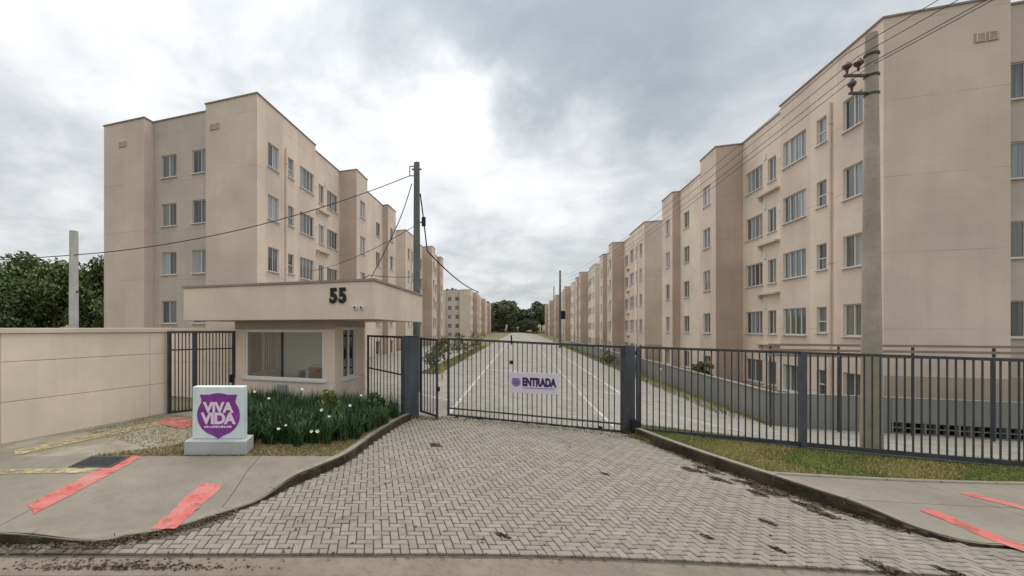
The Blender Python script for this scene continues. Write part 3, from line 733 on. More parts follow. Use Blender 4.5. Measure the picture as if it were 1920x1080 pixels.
b = MB(); slabw(b, -.04, L_, 2.385, 2.5, -.27, .05); bevel(b.build('coping', 'house', bw), .012)
# inner wall behind the pedestrian gate
iw = empty('inner_wall', 'low beige wall seen behind the left pedestrian gate', 'wall', (-10.5, 12.6, 0))
for k in range(3):
    b = MB(); b.box(-2.6+k*1.62, -1.0+k*1.62-.01+.0, 0, .16, -.1, 1.2); b.build('wall_panel', 'wallp', iw)
    b = MB(); b.box(-2.6+k*1.62, -1.0+k*1.62-.01, 0.004, .16, 1.21, 2.4); b.build('wall_panel', 'wallp', iw)
b = MB(); b.box(-2.65, 2.3, -.05, .21, 2.41, 2.5); b.build('coping', 'house', iw)

# ------------------------------------------------------------------ steel fences and gates
def rails_fence(name, label, cat, p0, p1, zt, zb, nbars, rails, stile=.07, bar=.022, group=None, skip_end=()):
    root = empty(name, label, cat, (p0[0], p0[1], 0), 0, group)
    P0, P1 = Vector(p0), Vector(p1); D = P1-P0; Ln = D.length; d = D/Ln
    def q(u, z): v = d*u; return (v.x, v.y, z)
    def T(u): return zt[0]+(zt[1]-zt[0])*u/Ln
    def B(u): return zb[0]+(zb[1]-zb[0])*u/Ln
    b = MB(); b.bar(q(0, T(0)), q(Ln, T(Ln)), .05, .06); b.build('top_rail', 'steel', root)
    for r in rails:
        b = MB(); b.bar(q(0, B(0)+r), q(Ln, B(Ln)+r), .045, .055 if r == 0 else .04); b.build('bottom_rail' if r == 0 else 'middle_rail', 'steel', root)
    for u in (stile/2, Ln-stile/2):
        if (u < Ln/2 and 0 in skip_end) or (u > Ln/2 and 1 in skip_end): continue
        b = MB(); b.bar(q(u, B(u)-.02), q(u, T(u)+.03), stile, .06); b.build('stile', 'steel', root)
    sp = (Ln-stile*2)/(nbars+1)
    for k in range(nbars):
        u = stile+sp*(k+1); b = MB(); b.bar(q(u, B(u)), q(u, T(u)), bar); b.build('bar', 'steel', root)
    return root, q
mg, q = rails_fence('sliding_gate', 'wide grey barred sliding gate across the driveway carrying the white placard', 'gate', (-1.97, 12.0), (2.46, 12.0), (2.19, 2.02), (.03, -.10), 34, (0, .19), .09)
for u in (.28, 3.9):
    b = MB(); b.tube([q(u, -.1)[:1]+(-.02, -.045), q(u, -.1)[:1]+(.02, -.045)], .05, 12); b.build('wheel', 'black', mg)
b = MB(); b.box(1.70, 1.80, -.05, -.02, 1.52, 1.62); b.build('lock', 'black', mg)
b = MB(); b.box(1.73, 1.77, -.04, -.02, 2.05, 2.3); b.build('latch', 'black', mg)
rf_, q2 = rails_fence('steel_fence', 'long grey barred steel fence right of the gate above the grass', 'fence', (2.78, 12.02), (14.5, 12.5), (2.02, 1.72), (-.04, -.42), 86, (0, .045), .05)
for u in (3.25, 6.9, 10.5):
    zt_ = 2.02-.3*u/11.72; zb_ = -.10-.4*u/11.72; b = MB(); b.bar(q2(u, zb_-.25), q2(u, zt_+.03), .14, .10); b.build('post', 'steel_blue', rf_)
b = MB(); b.bar(q2(-.05, -.13), q2(11.7, -.53), .09, .10); b.build('footing_rail', 'steel_blue', rf_)
# gate post with its motor
gp = empty('gate_post', 'thick blue grey steel post with dark motor box between gate and fence', 'gate post', (2.62, 12.0, -.1))
b = MB(); b.box(-.15, .06, -.10, .09, .08, 2.17); b.build('post_column', 'steel_blue', gp)
b = MB(); b.box(.11, .16, -.08, .05, .08, 2.14); b.build('guide_post', 'steel_blue', gp)
b = MB(); b.box(-.15, .16, -.02, .02, 1.93, 2.02); b.build('crossbar', 'steel_blue', gp)
b = MB(); b.box(-.05, .13, -.26, -.11, .02, .36); bevel(b.build('motor_box', 'black', gp), .02)
b = MB(); b.box(-.19, .17, -.16, .14, -.12, .06); b.build('footing', 'kerb_dark', gp)
# wide post on the left
sp_ = empty('gate_post', 'wide dark blue grey steel pillar between the two left gate panels', 'gate post', (-2.88, 11.42, 0), TH)
b = MB(); b.box(-.21, .21, -.14, .14, .0, 2.26); bevel(b.build('post_column', 'steel_blue', sp_), .01)
b = MB(); b.box(-.26, -.215, -.16, .0, .0, 2.24); b.build('side_strip', 'steel', sp_)
b = MB(); b.box(-.23, .23, -.17, .16, -.03, .04); b.build('base_plate', 'steel', sp_)
b = MB(); b.box(-.20, .20, -.155, .155, 2.262, 2.285); b.build('cap', 'steel', sp_)
rails_fence('steel_fence', 'short barred steel panel between the gatehouse and the wide pillar', 'fence', (-4.72, 12.95), (-3.12, 11.42), (2.24, 2.24), (.1, .08), 9, (0, 1.1), .05)
lg, ql = rails_fence('pedestrian_gate', 'narrow barred gate leaf right of the wide pillar, standing ajar', 'gate', (-2.70, 11.80), (-2.12, 11.40), (2.20, 2.17), (.13, .09), 4, (0,), .06)
b = MB(); p = ql(.72, 1.0); b.box(p[0]-.03, p[0]+.05, p[1]-.06, p[1]+.0, .78, .9); b.build('lock', 'black', lg)
b = MB(); p = ql(.67, 0); b.bar((p[0], p[1], -.02), (p[0], p[1], .15), .06); b.build('drop_bolt', 'steel', lg)
pg, qp = rails_fence('pedestrian_gate', 'tall dark barred gate between the boundary wall and the gatehouse', 'gate', (-9.33, 9.2), (-8.22, 10.72), (2.38, 2.38), (.13, .13), 17, (0, 1.75), .10)
b = MB(); b.bar(qp(.72, .1), qp(.72, 2.36), .13, .07); b.build('middle_stile', 'steel_blue', pg)

# ------------------------------------------------------------------ gatehouse
gh = empty('gatehouse', 'small beige gatehouse with wide window and overhanging roof band numbered 55', 'gatehouse', (-6.5, 10.7, 0))
GX0, GX1, GY0, GY1, OX, OY = -8.2, -4.88, 10.7, 13.1, -6.5, 10.7
def ghm(b, name, mats, parent=gh, **k):
    me = b.mesh(name, mats); me.transform(Matrix.Translation((-OX, -OY, 0)) if parent is gh else Matrix.Identity(4)); return link(name, me, parent, **k)
b = MB()
def hollow_wall(b, p0, p1, n, z0, z1, ops, th=.16, m=0):
    p0, p1, n = Vector(p0), Vector(p1), Vector(n)
    L = (p1-p0).length; d = (p1-p0)/L
    us = sorted({0., L} | {x for o in ops for x in o[:2]}); zs = sorted({z0, z1} | {z for o in ops for z in o[2:4]})
    for i in range(len(us)-1):
        for j in range(len(zs)-1):
            um, zm = (us[i]+us[i+1])/2, (zs[j]+zs[j+1])/2
            if any(o[0] < um < o[1] and o[2] < zm < o[3] for o in ops): continue
            a, c = p0+d*us[i], p0+d*us[i+1]; a2, c2 = a-n*th, c-n*th
            pts = [a, c, c2, a2]; ar = sum(pts[k-1].x*pts[k].y-pts[k].x*pts[k-1].y for k in range(4))
            if ar < 0: pts = pts[::-1]
            b.hexa([(*p, zs[j]) for p in pts], [(*p, zs[j+1]) for p in pts], m)
hollow_wall(b, (GX0, GY0), (GX1, GY0), (0, -1), 0.985, 2.75, [(.36, 2.98, 1.0, 2.44)])
hollow_wall(b, (GX1, GY0+.161), (GX1, GY1), (1, 0), 0.985, 2.75, [(.42, 1.42, 1.0, 2.5)])
hollow_wall(b, (GX0, GY0+.161), (GX0, GY1), (-1, 0), 0, 2.75, [(.4, 2.05, 1.0, 2.4)])
b.box(GX0+.161, GX1-.161, GY1-.16, GY1, 0, 2.75)
ghm(b, 'wall', 'house')
b = MB(); hollow_wall(b, (GX0-.015, GY0-.015), (GX1+.015, GY0-.015), (0, -1), 0, .98, []); hollow_wall(b, (GX1+.015, GY0+.15), (GX1+.015, GY1), (1, 0), 0, .98, []); ghm(b, 'plinth', 'tan')
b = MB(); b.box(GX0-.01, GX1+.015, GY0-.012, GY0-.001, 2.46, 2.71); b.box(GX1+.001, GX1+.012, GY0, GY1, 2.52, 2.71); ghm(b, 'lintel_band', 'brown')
b = MB(); b.box(GX0+.17, GX1-.17, GY0+.17, GY1-.17, .02, .06); ghm(b, 'floor', 'interior')
b = MB(); b.box(GX0+.165, GX1-.165, GY1-.168, GY1-.162, .07, 2.70); b.box(GX0+.165, GX1-.165, GY0+.165, GY1-.17, 2.70, 2.715); ghm(b, 'lining', 'interior')
# roof band
b = MB(); x0, x1, y0, y1 = -9.62, -3.5, 10.1, 15.6
b.box(x0, x1, y0, y1, 2.72, 3.70); me_ = ghm(b, 'roof', 'house'); bevel(me_, .015)
b = MB(); b.box(x0-.03, x1+.03, y0-.03, y1+.03, 3.702, 3.765); ghm(b, 'coping', 'coping')
b = MB(); b.box(x0+.3, x1-.3, y0+.4, y1-.3, 3.767, 3.80); ghm(b, 'roof_sheet', 'roof')
# windows
def gwin(w, h, n, name='window'):
    f = MB(); t = .06
    f.box(-w/2, w/2, -.05, .03, 0, t); f.box(-w/2, w/2, -.05, .03, h-t, h); f.box(-w/2, -w/2+t, -.05, .03, t, h-t); f.box(w/2-t, w/2, -.05, .03, t, h-t)
    for i in range(1, n): x = -w/2+w*i/n; f.box(x-.03, x+.03, -.045, .025, t, h-t)
    return f
f = gwin(2.62, 1.44, 1); wobj = f.build('window', 'white_metal', gh, ((GX0+.36+1.31)-OX, .07, 1.0))
b = MB(); b.box(-.10, -.05, -.045, .025, .06, 1.38); b.build('meeting_stile', 'steel', wobj)
for xa, xb in ((-1.25, -.10), (-.05, 1.25)): b = MB(); b.box(xa, xb, -.006, .0, .06, 1.38); b.build('pane', 'clear', wobj)
b = MB(); b.box(-1.40, 1.40, -.13, -.052, -.05, 0.02); bevel(b.build('sill', 'white_metal', wobj), .008)
f = gwin(1.0, 1.5, 2); w2 = f.build('window', 'white_metal', gh, (GX1-.07-OX, .161+.92, 1.0), math.pi/2)
for xa, xb in ((-.44, -.03), (.03, .44)): b = MB(); b.box(xa, xb, -.006, .0, .06, 1.44); b.build('pane', 'clear', w2)
b = MB(); b.box(-.56, .56, -.14, -.052, -.05, 0.02); b.build('sill', 'white_metal', w2)
f = gwin(1.65, 1.4, 2); w3 = f.build('window', 'white_metal', gh, (GX0+.07-OX, .161+1.225, 1.0), -math.pi/2)
for xa, xb in ((-.765, -.03), (.03, .765)): b = MB(); b.box(xa, xb, -.006, .0, .06, 1.34); b.build('pane', 'clear', w3)
# small fittings on the front
b = MB(); b.box(-6.72, -6.36, GY0-.035, GY0-.016, .58, .86); 
for k in range(6): b.box(-6.70, -6.38, GY0-.05, GY0-.036, .60+k*.042, .615+k*.042)
ghm(b, 'vent_grille', 'grey_metal')
b = MB(); b.box(-5.02, -4.93, GY0-.055, GY0-.016, .60, .85); ghm(b, 'intercom', 'signwhite')
b = MB(); b.box(GX0-.14, GX0-.02, GY0-.10, GY0+.02, .84, 1.08); ghm(b, 'alarm_box', 'black')
# interior furniture
dk = empty('desk', 'plain desk seen through the wide gatehouse window', 'desk', (-5.9, 12.2, .06))
b = MB(); b.box(-.85, .8, -.3, .3, 1.02, 1.06); b.build('top', 'steel', dk)
for sx_ in (-.82, .74): b = MB(); b.box(sx_, sx_+.05, -.28, .28, 0, 1.02); b.build('leg', 'grey_metal', dk)
b = MB(); b.box(-.76, .73, .24, .27, .55, 1.0); b.build('back_panel', 'interior', dk)
cbx = empty('wooden_box', 'brown wooden box with white lid behind the gatehouse window', 'box', (-5.42, 11.10, 1.0))
b = MB(); b.box(-.42, .10, -.14, .10, .0, .36); b.build('body', 'wood', cbx)
b = MB(); b.box(-.43, .11, -.15, .11, .362, .40); b.build('lid', 'signwhite', cbx)
b = MB(); b.box(-.05, .09, -.12, .1, -.02, .24); o = b.build('paper_box', 'signwhite', None, (-5.92+.0, 11.12, 1.02)); tag(o, 'small white paper box beside the brown box at the gatehouse window', 'box')
b = MB(); b.box(GX0+.17, GX1-.17, 10.9, 11.28, .95, .998); ghm(b, 'inner_shelf', 'interior')
bl = empty('vertical_blind', 'pale vertical blind slats inside the left half of the gatehouse window', 'blind', (-7.96, 11.75, 1.0), R(90))
sm_ = MB(); sm_.box(-.03, .03, -.01, .01, 0, 1.35); sme = sm_.mesh('slat', 'blind')
for k in range(8): link('slat', sme, bl, (k*.13, 0, 0), .25)
b = MB(); b.box(-.1, .95, -.03, .03, 1.36, 1.41); b.build('head_rail', 'white_metal', bl)

# text as flat meshes
def text_mesh(txt, size, name, m, extrude=.0, offset=0.0, spacing=1.0, sx_=1.0):
    cu = bpy.data.curves.new(name, 'FONT'); cu.body = txt; cu.size = size; cu.extrude = extrude; cu.offset = offset; cu.align_x = 'CENTER'; cu.align_y = 'CENTER'; cu.space_character = spacing
    o = bpy.data.objects.new('tmp', cu); COL.objects.link(o); dg = bpy.context.evaluated_depsgraph_get(); dg.update()
    me = bpy.data.meshes.new_from_object(o.evaluated_get(dg)); bpy.data.objects.remove(o)
    me.transform(Matrix.Scale(sx_, 4, (1, 0, 0))); me.name = name; me.materials.clear(); me.materials.append(MT[m]); return me
for k, xx in enumerate((-4.64, -4.38)):
    me = text_mesh('5', .52, 'digit', 'black', .015, .026, 1, .86); o = link('digit', me, gh, (xx-OX, 10.1-.018-OY, 3.335)); o.rotation_euler = (R(90), 0, 0)
for k, xx in enumerate((-4.02, -3.84)):
    cc = empty('security_camera', ['left of two small pale cameras on the gatehouse band near its corner', 'right of two small pale cameras on the gatehouse band near its corner'][k], 'camera', (xx, 10.1, 3.03), 0, 'small cameras on the gatehouse band')
    b = MB(); b.box(-.045, .045, -.07, 0, -.045, .045); bevel(b.build('housing', 'signwhite', cc), .01); b = MB(); b.tube([(0, -.07, 0), (0, -.085, 0)], .028, 12); b.build('lens', 'black', cc)

# ------------------------------------------------------------------ VIVA VIDA sign
sx0, sy0 = -5.50, 6.72
sg = empty('estate_sign', 'white sign block with purple shield reading VIVA VIDA beside the plants', 'sign', (sx0-.0, sy0, .11), TH)
b = MB(); b.box(-.585, .585, -.28, .22, 0, .26); bevel(b.build('base', 'plinthgrey', sg), .012)
b = MB(); b.box(-.50, .49, -.10, .12, .262, 1.26); bevel(b.build('board', 'signwhite', sg), .01)
def sh(k):      # shield outline: banner with pointed ears on top of a disc that ends in a point
    pts = [(-.36, .395), (-.17, .395), (-.09, .418), (0, .425), (.09, .418), (.17, .395), (.36, .395), (.335, .33), (.325, .25)]
    for a in range(34, -60, -9): pts.append((.41*math.cos(R(a)), .40*math.sin(R(a))))
    pts += [(.11, -.385), (0, -.45), (-.11, -.385)]
    for a in range(240, 144, -9): pts.append((.41*math.cos(R(a)), .40*math.sin(R(a))))
    pts += [(-.325, .25), (-.335, .33)]; return [(x*k, y*k) for x, y in pts]
b = MB(); o_ = sh(1.0); zc = .715
fr = [(x, -.108, zc+z) for x, z in o_]; bk = [(x, -.100, zc+z) for x, z in o_]
b.face(fr[::-1])
for i in range(len(o_)): j = (i+1) % len(o_); b.face([fr[i], fr[j], bk[j], bk[i]])
em = b.build('emblem', 'purple', sg)
for txt, zz, sz, m, of in (('VIVA', .855, .27, 'lilac', .012), ('VIDA', .645, .29, 'lilac', .013)):
    me = text_mesh(txt, sz, 'lettering', m, .002, of, .95, 1.0); o = link('lettering', me, em, (0, -.112, zz)); o.rotation_euler = (R(90), 0, 0)
b = MB(); x = -.27
while x < .25:
    w = random.uniform(.018, .04); b.box(x, x+w, -.111, -.1085,   .475, .475+random.choice((.03, .042))); x += w+.012
b.build('small_print', 'lilac', em)

# ENTRADA placard
pc = empty('entrance_placard', 'white placard with a violet emblem reading ENTRADA hung on the sliding gate', 'sign', (.35, 11.93, 1.04))
b = MB(); b.box(-.60, .60, -.012, .012, -.28, .27); bevel(b.build('plate', 'placard', pc), .004)
me = text_mesh('ENTRADA', .29, 'lettering', 'violet', .002, .018, 1.0, .62); o = link('lettering', me, pc, (.12, -.016, .01)); o.rotation_euler = (R(90), 0, 0)
b = MB(); b.box(-.29, .50, -.015, -.0125, -.15, -.128); b.build('underline', 'violet_mid', pc)
b = MB(); o_ = sh(.28); fr = [(x-.45, -.016, z) for x, z in o_]; b.face(fr[::-1]); b.build('emblem', 'violet_mid', pc)
b = MB(); b.box(-.52, -.38, -.0175, -.0165, .02, .035); b.box(-.52, -.38, -.0175, -.0165, -.04, -.025); b.box(-.55, -.47, -.0175, -.0165, .085, .10); b.build('emblem_detail', 'violet', pc)

# ------------------------------------------------------------------ low dark wall, timber railing at right
dw = empty('retaining_wall', 'low dark grey wall in front of the right-hand block, seen through the fence', 'wall', (8.1, 17.8, -.8))
def face_panels(x0, x1, n, z0, z1):
    for k in range(n):
        a, c = x0+(x1-x0)*k/n, x0+(x1-x0)*(k+1)/n; b = MB(); b.box(a+.006, c-.006, 0, .16, z0, z1); b.build('wall_panel', 'darkwall', dw)
face_panels(0, 2.9, 2, 0, 1.12)
face_panels(2.9, 14, 6, .36, 1.12)
for k in range(44):
    x = 2.92+k*.25; b = MB(); b.box(x, x+.035, 0, .15, .02, .355); b.build('hollow_block', 'darkwall', dw)
for z in (0, .17, .34): b = MB(); b.box(2.9, 14, .01, .14, z, z+.02); b.build('block_course', 'darkwall', dw)
b = MB(); b.box(2.9, 14, .17, .19, 0, .4); b.build('backing', 'hole', dw)
y = .17
for k in range(26):
    b = MB(); b.box(0, .16, y+.006, y+2.3, 0, 1.08); b.build('wall_panel', 'darkwall', dw); y += 2.31
b = MB(); b.box(-.02, .18, -.02, y, 1.085, 1.13); b.build('coping', 'darkwall', dw)
tr_ = empty('timber_railing', 'pale tan three rail railing seen above the right part of the fence', 'railing', (7.7, 17.2, -.75))
for k in range(8): b = MB(); b.box(k*1.7, k*1.7+.045, 0, .045, 0, 2.74); b.build('post', 'steel', tr_)
for z in (2.33, 2.5, 2.67): b = MB(); b.box(-.05, 12.2, -.03, -.002, z, z+.075); b.build('rail', 'timber', tr_)

# ------------------------------------------------------------------ poles and cables
def upole(name, label, x, y, h, r0, r1, m, n=12, z0=None, gr=None):
    z0 = zg(x, y) if z0 is None else z0
    root = empty(name, label, 'utility pole', (x, y, z0-.1), 0, gr)
    b = MB(); b.tube([(0, 0, 0), (0, 0, h*.5), (0, 0, h+.1)], [r0, (r0+r1)/2, r1], n); b.build('shaft', m, root, smooth=False); return root
P1 = upole('utility_pole', 'thick tapered concrete pole at right behind the fence with brown insulators', 7.55, 12.75, 9.6, .185, .10, 'pole', 16)
cl = Vector((-c_, -s_, 0))
def seg(b, a, bb, w): b.bar(a, bb, w)
for k, (z, ln) in enumerate(((8.75, .62), (8.35, .5))):
    b = MB(); seg(b, Vector((0, 0, z)), Vector((0, 0, z))+cl*ln, .05); b.build('crossarm', 'steel', P1)
for (z, ln, sc) in ((8.98, .56, 1.0), (9.05, .30, 1.1), (8.58, .45, .9)):
    b = MB(); p = Vector((0, 0, z))+cl*ln
    b.tube([p+Vector((0, 0, -.2)), p+Vector((0, 0, -.1)), p+Vector((0, 0, -.05)), p, p+Vector((0, 0, .06)), p+Vector((0, 0, .10))], [.015, .03, .075*sc, .085*sc, .05*sc, .02], 10); b.build('insulator', 'brownins', P1)
for z in (8.3, 8.72, 9.2): b = MB(); b.tube([(0, 0, z), (0, 0, z+.05)], .128, 14); b.build('pole_band', 'steel', P1)
P2 = upole('utility_pole', 'slim grey concrete pole rising behind the gatehouse roof corner', -3.92, 16.5, 9.15, .17, .12, 'pole_dark', 8, 0)
b = MB(); b.bar((0, 0, 9.1), Vector((0, 0, 9.1))+cl*.28, .03); b.bar(Vector((0, 0, 9.1))+cl*.28, Vector((0, 0, 8.72))+cl*.28, .03); b.bar((0, 0, 8.72), Vector((0, 0, 8.72))+cl*.28, .03); b.build('bracket', 'steel', P2)
b = MB(); b.bar(Vector((0, 0, 8.98))+cl*.2, Vector((0, 0, 8.98))-cl*.2, .05); b.build('clamp', 'steel', P2)
b = MB(); p = Vector((0, 0, 6.85))-cl*.28; b.box(p.x-.07, p.x+.07, p.y-.07, p.y+.07, 6.7, 7.05); b.bar((0, 0, 6.85), p, .04); b.build('splice_box', 'black', P2)
P3 = upole('utility_pole', 'pale short concrete post behind the boundary wall at the left edge', -16.3, 11.5, 6.25, .17, .15, 'post_white', 10, 0)
b = MB(); b.bar((-.3, 0, 4.0), (.3, 0, 4.0), .06); b.build('crossarm', 'steel', P3)
P4 = upole('lamp_pole', 'tall thin pole with dark transformer far down the right of the road', 6.0, 72.6, 12.2, .2, .12, 'pole_dark', 8)
b = MB(); b.box(.15, .75, -.3, .3, 4.6, 5.9); b.build('transformer', 'black', P4)
b = MB(); b.tube([(-.9, 0, .5), (-.9, 0, 9.8)], .08, 8); b.build('second_shaft', 'pole', P4)
def cable(a, bb, sag, r=.014, label='', n=24, wig=0):
    a, bb = Vector(a), Vector(bb); b = MB(); pts = []
    for k in range(n+1):
        t = k/n; p = a.lerp(bb, t); p.z -= 4*sag*t*(1-t); pts.append(p)
    b.tube(pts, r, 6); o = b.build('cable', 'rubber', None); return tag(o, label, 'cable', 'overhead cables')
W2 = Vector((-3.92, 16.5, 0))
cable(W2+cl*.28+Vector((0, 0, 8.62)), (-16.25, 11.4, 5.3),   .55, .016, 'thick black cable sagging from the slim pole across the left block')
cable((-16.25, 11.4, 5.3), (-34, 4, 5.2),   .4, .016, 'thick black cable leaving the pale post at the left edge')
cable(W2+cl*.2+Vector((0, 0, 8.3)), W2+cl*.85+Vector((0, 0, 6.5)), .12, .02, 'short loop of cable hanging left of the slim pole')
cable(W2+cl*.05+Vector((0, 0, 6.62)), (-13.0, 24.5, 6.2), .3, .014, 'thin cable from the slim pole to the left block wall')
cable(W2+cl*.85+Vector((0, 0, 6.5)), (-8.8, 22.0, 3.9), .2, .018, 'cable dropping left from the slim pole behind the gatehouse')
cable(W2-cl*.14+Vector((0, 0, 7.9)), W2-cl*.42+Vector((0, 0, 5.6)), -.06, .028, 'dark cable bundle hanging down right of the slim pole')
cable(W2-cl*.42+Vector((0, 0, 5.6)), (-2.7, 30, 5.0), .25, .028, 'dark cable bundle running back from the slim pole')
cable((-7.6, 14.8, 3.8), (-6.3, 17.5, 4.85), .12, .02, 'short dark cable rising from the gatehouse roof')
cable((-6.3, 17.5, 4.85), (-5.0, 20, 5.0), .05, .014, 'thin cable above the gatehouse roof')
W1 = Vector((7.55, 12.75, -.3))
for k, (z, off, wl_) in enumerate(((9.05, .56, 'topmost'), (8.98, .30, 'second'), (8.6, .45, 'third'), (8.75, .05, 'lowest'))):
    a_ = W1+cl*off+Vector((0, 0, z))
    cable(a_, Vector((6.0, 72.6, 10.6-.5*k)), .9, .008, f'{wl_} thin wire from the right pole along the right-hand blocks', 40)
    cable(a_, a_+Vector((5.2, -9.5, 1.6)), .15, .008, f'{wl_} thin wire leaving the right pole towards the top right corner')

# ------------------------------------------------------------------ planting
def strap_bed():
    b = MB(); cl_ = []
    poly = [(-7.0, 8.6), (-5.55, 7.15), (-4.4, 7.5), (-3.75, 7.75), (-3.3, 8.5), (-3.2, 9.6), (-3.1, 11.1), (-4.8, 10.9), (-7.7, 10.5)]
    n = 0
    while n < 330:
        x, y = random.uniform(-7.8, -3.1), random.uniform(7.1, 11.0)
        if not inside(poly, x, y): continue
        n += 1; hh = random.uniform(.5, .78)*(1.0 if y > 8 else .9)
        if x > -3.9: hh *= .85
        cl_.append((x, y, hh))
        for k in range(46):
            b.tn = random.random()**2.2; az = random.uniform(0, 2*math.pi); lean = random.uniform(.04, .8); L = hh*random.uniform(.6, 1.15); w = random.uniform(.009, .016)
            d = Vector((math.cos(az), math.sin(az), 0)); s = Vector((-d.y, d.x, 0))*w; p = Vector((x+random.uniform(-.09, .09), y+random.uniform(-.09, .09), .10))
            pts = []
            for i in range(5):
                t = i/4; pts.append(p+d*(lean*L*(t**1.7))+Vector((0, 0, L*(t-.30*lean*t*t*1.6))))
            i0 = len(b.v)
            for i, q_ in enumerate(pts):
                ww = s*(1-.9*(i/4)**2); b.v += [tuple(q_-ww), tuple(q_+ww)]
            for i in range(4): b.f.append((i0+2*i, i0+2*i+1, i0+2*i+3, i0+2*i+2)); b.m.append(0); b.t.append(b.tn)
    return b, cl_
fb = empty('flower_border', 'dense dark green strap-leaved border with white flowers before the gatehouse', 'plants', (0, 0, 0))
b, clumps = strap_bed(); o = b.build('foliage', 'strap', fb, tones=True); o['kind'] = 'stuff'
pt = MB()
for k in range(6):
    a = k*math.pi/3; w = .32; L = .042
    d = lambda r, aa, z: (r*math.cos(aa), r*math.sin(aa), z)
    pt.face([(0, 0, 0), d(L*.6, a-w, .012), d(L, a, .02), d(L*.6, a+w, .012)])
pt.tube([(0, 0, -.45), (0, 0, 0)], .004, 5, 1); fme = pt.mesh('flower', ['petal', 'strap'])
for (x, y, z) in [(-6.35, 8.0, .80), (-5.3, 7.05, .62), (-4.75, 8.6, .98), (-4.95, 7.55, .92), (-4.3, 7.15, .50), (-3.9, 7.45, .34), (-3.8, 7.5, .34), (-3.75, 7.95, .55), (-3.55, 8.6, .68), (-4.05, 8.2, .62), (-6.0, 7.7, .6), (-3.6, 9.4, .78), (-5.9, 8.4, .9), (-4.5, 7.2, .4)]:
    o = link('flower', fme, fb, (x, y, z+.1)); o.rotation_euler = (random.uniform(.5, 1.0), 0, TH+random.uniform(-.4, .4)); o.scale = (random.uniform(.8, 1.15),)*3

def blades(name, poly, n, dz, m, h0=.03, h1=.09, zf=zg, prob=None, label=None):
    b = MB(); xs = [p[0] for p in poly]; ys = [p[1] for p in poly]; c = 0
    while c < n:
        x, y = random.uniform(min(xs), max(xs)), random.uniform(min(ys), max(ys))
        if not inside(poly, x, y): continue
        if prob and random.random() > prob(x, y): c += 1; continue
        c += 1; a = random.uniform(0, 6.28); w = random.uniform(.006, .012); h = random.uniform(h0, h1); z = zf(x, y)+dz
        lx, ly = random.uniform(-.04, .04), random.uniform(-.04, .04); pa = .5+.5*math.sin(x*2.3+1.3*math.sin(y*1.9)); b.tn = min(.999, max(0, .75*pa+random.uniform(-.25, .3)))
        b.face([(x-math.cos(a)*w, y-math.sin(a)*w, z), (x+math.cos(a)*w, y+math.sin(a)*w, z), (x+lx, y+ly, z+h)])
    o = b.build(name, m, None, tones=True); tag(o, label, 'grass', None, 'stuff'); return o
gp_r = [(2.85, 11.75), (3.3, 10.75), (3.8, 9.85), (4.2, 9.4), (5.56, 9.93), (7.38, 10.6), (9.5, 11.35), (13.5, 12.9), (13.5, 13.2), (8, 12.9), (2.9, 12.75)]
struct(sheet('verge', gp_r, .09, 'ground', .8))
blades('grass', gp_r, 52000, .09, 'grass', .02, .075, label='green and brown mown grass strip along the right fence')
blades('dry_grass', [st(-5.3, 7.84), st(-.7, 7.84), (-3.3, 8.3), (-4.2, 7.6), (-5.6, 7.1), (-6.3, 7.6), (-7, 8.0), (-6.6, 6.8)], 9000, .10, 'dry_grass', .015, .06, label='dry yellowish grass patch around the sign and flower border')
blades('dry_grass', [(-3.25, 7.6), (-3.25, 8.4), (-3.2, 10.8), (-3.6, 10.8), (-3.55, 8.3)], 1500, .10, 'dry_grass', .02, .07, label='dry grass between the flower border and the left kerb')
blades('weeds', [(-9.6, 7.0), (-7.0, 6.4), (-6.4, 7.0), (-8.1, 9.2), (-9.2, 9.0)], 3000, .10, 'dry_grass', .01, .045, label='thin weeds growing in the worn paving by the left wall')
blades('grass', [(-5.4, 23), (-4.25, 23), (-4.25, 60), (-5.4, 60)], 5000, -.08, 'grass', .05, .22, label='rough grass verge left of the estate road')
blades('grass', [(6.9, 19), (8.0, 18.2), (8.0, 90), (6.9, 90)], 12000, -.05, 'grass', .08, .30, label='rough grass at the foot of the low dark wall')

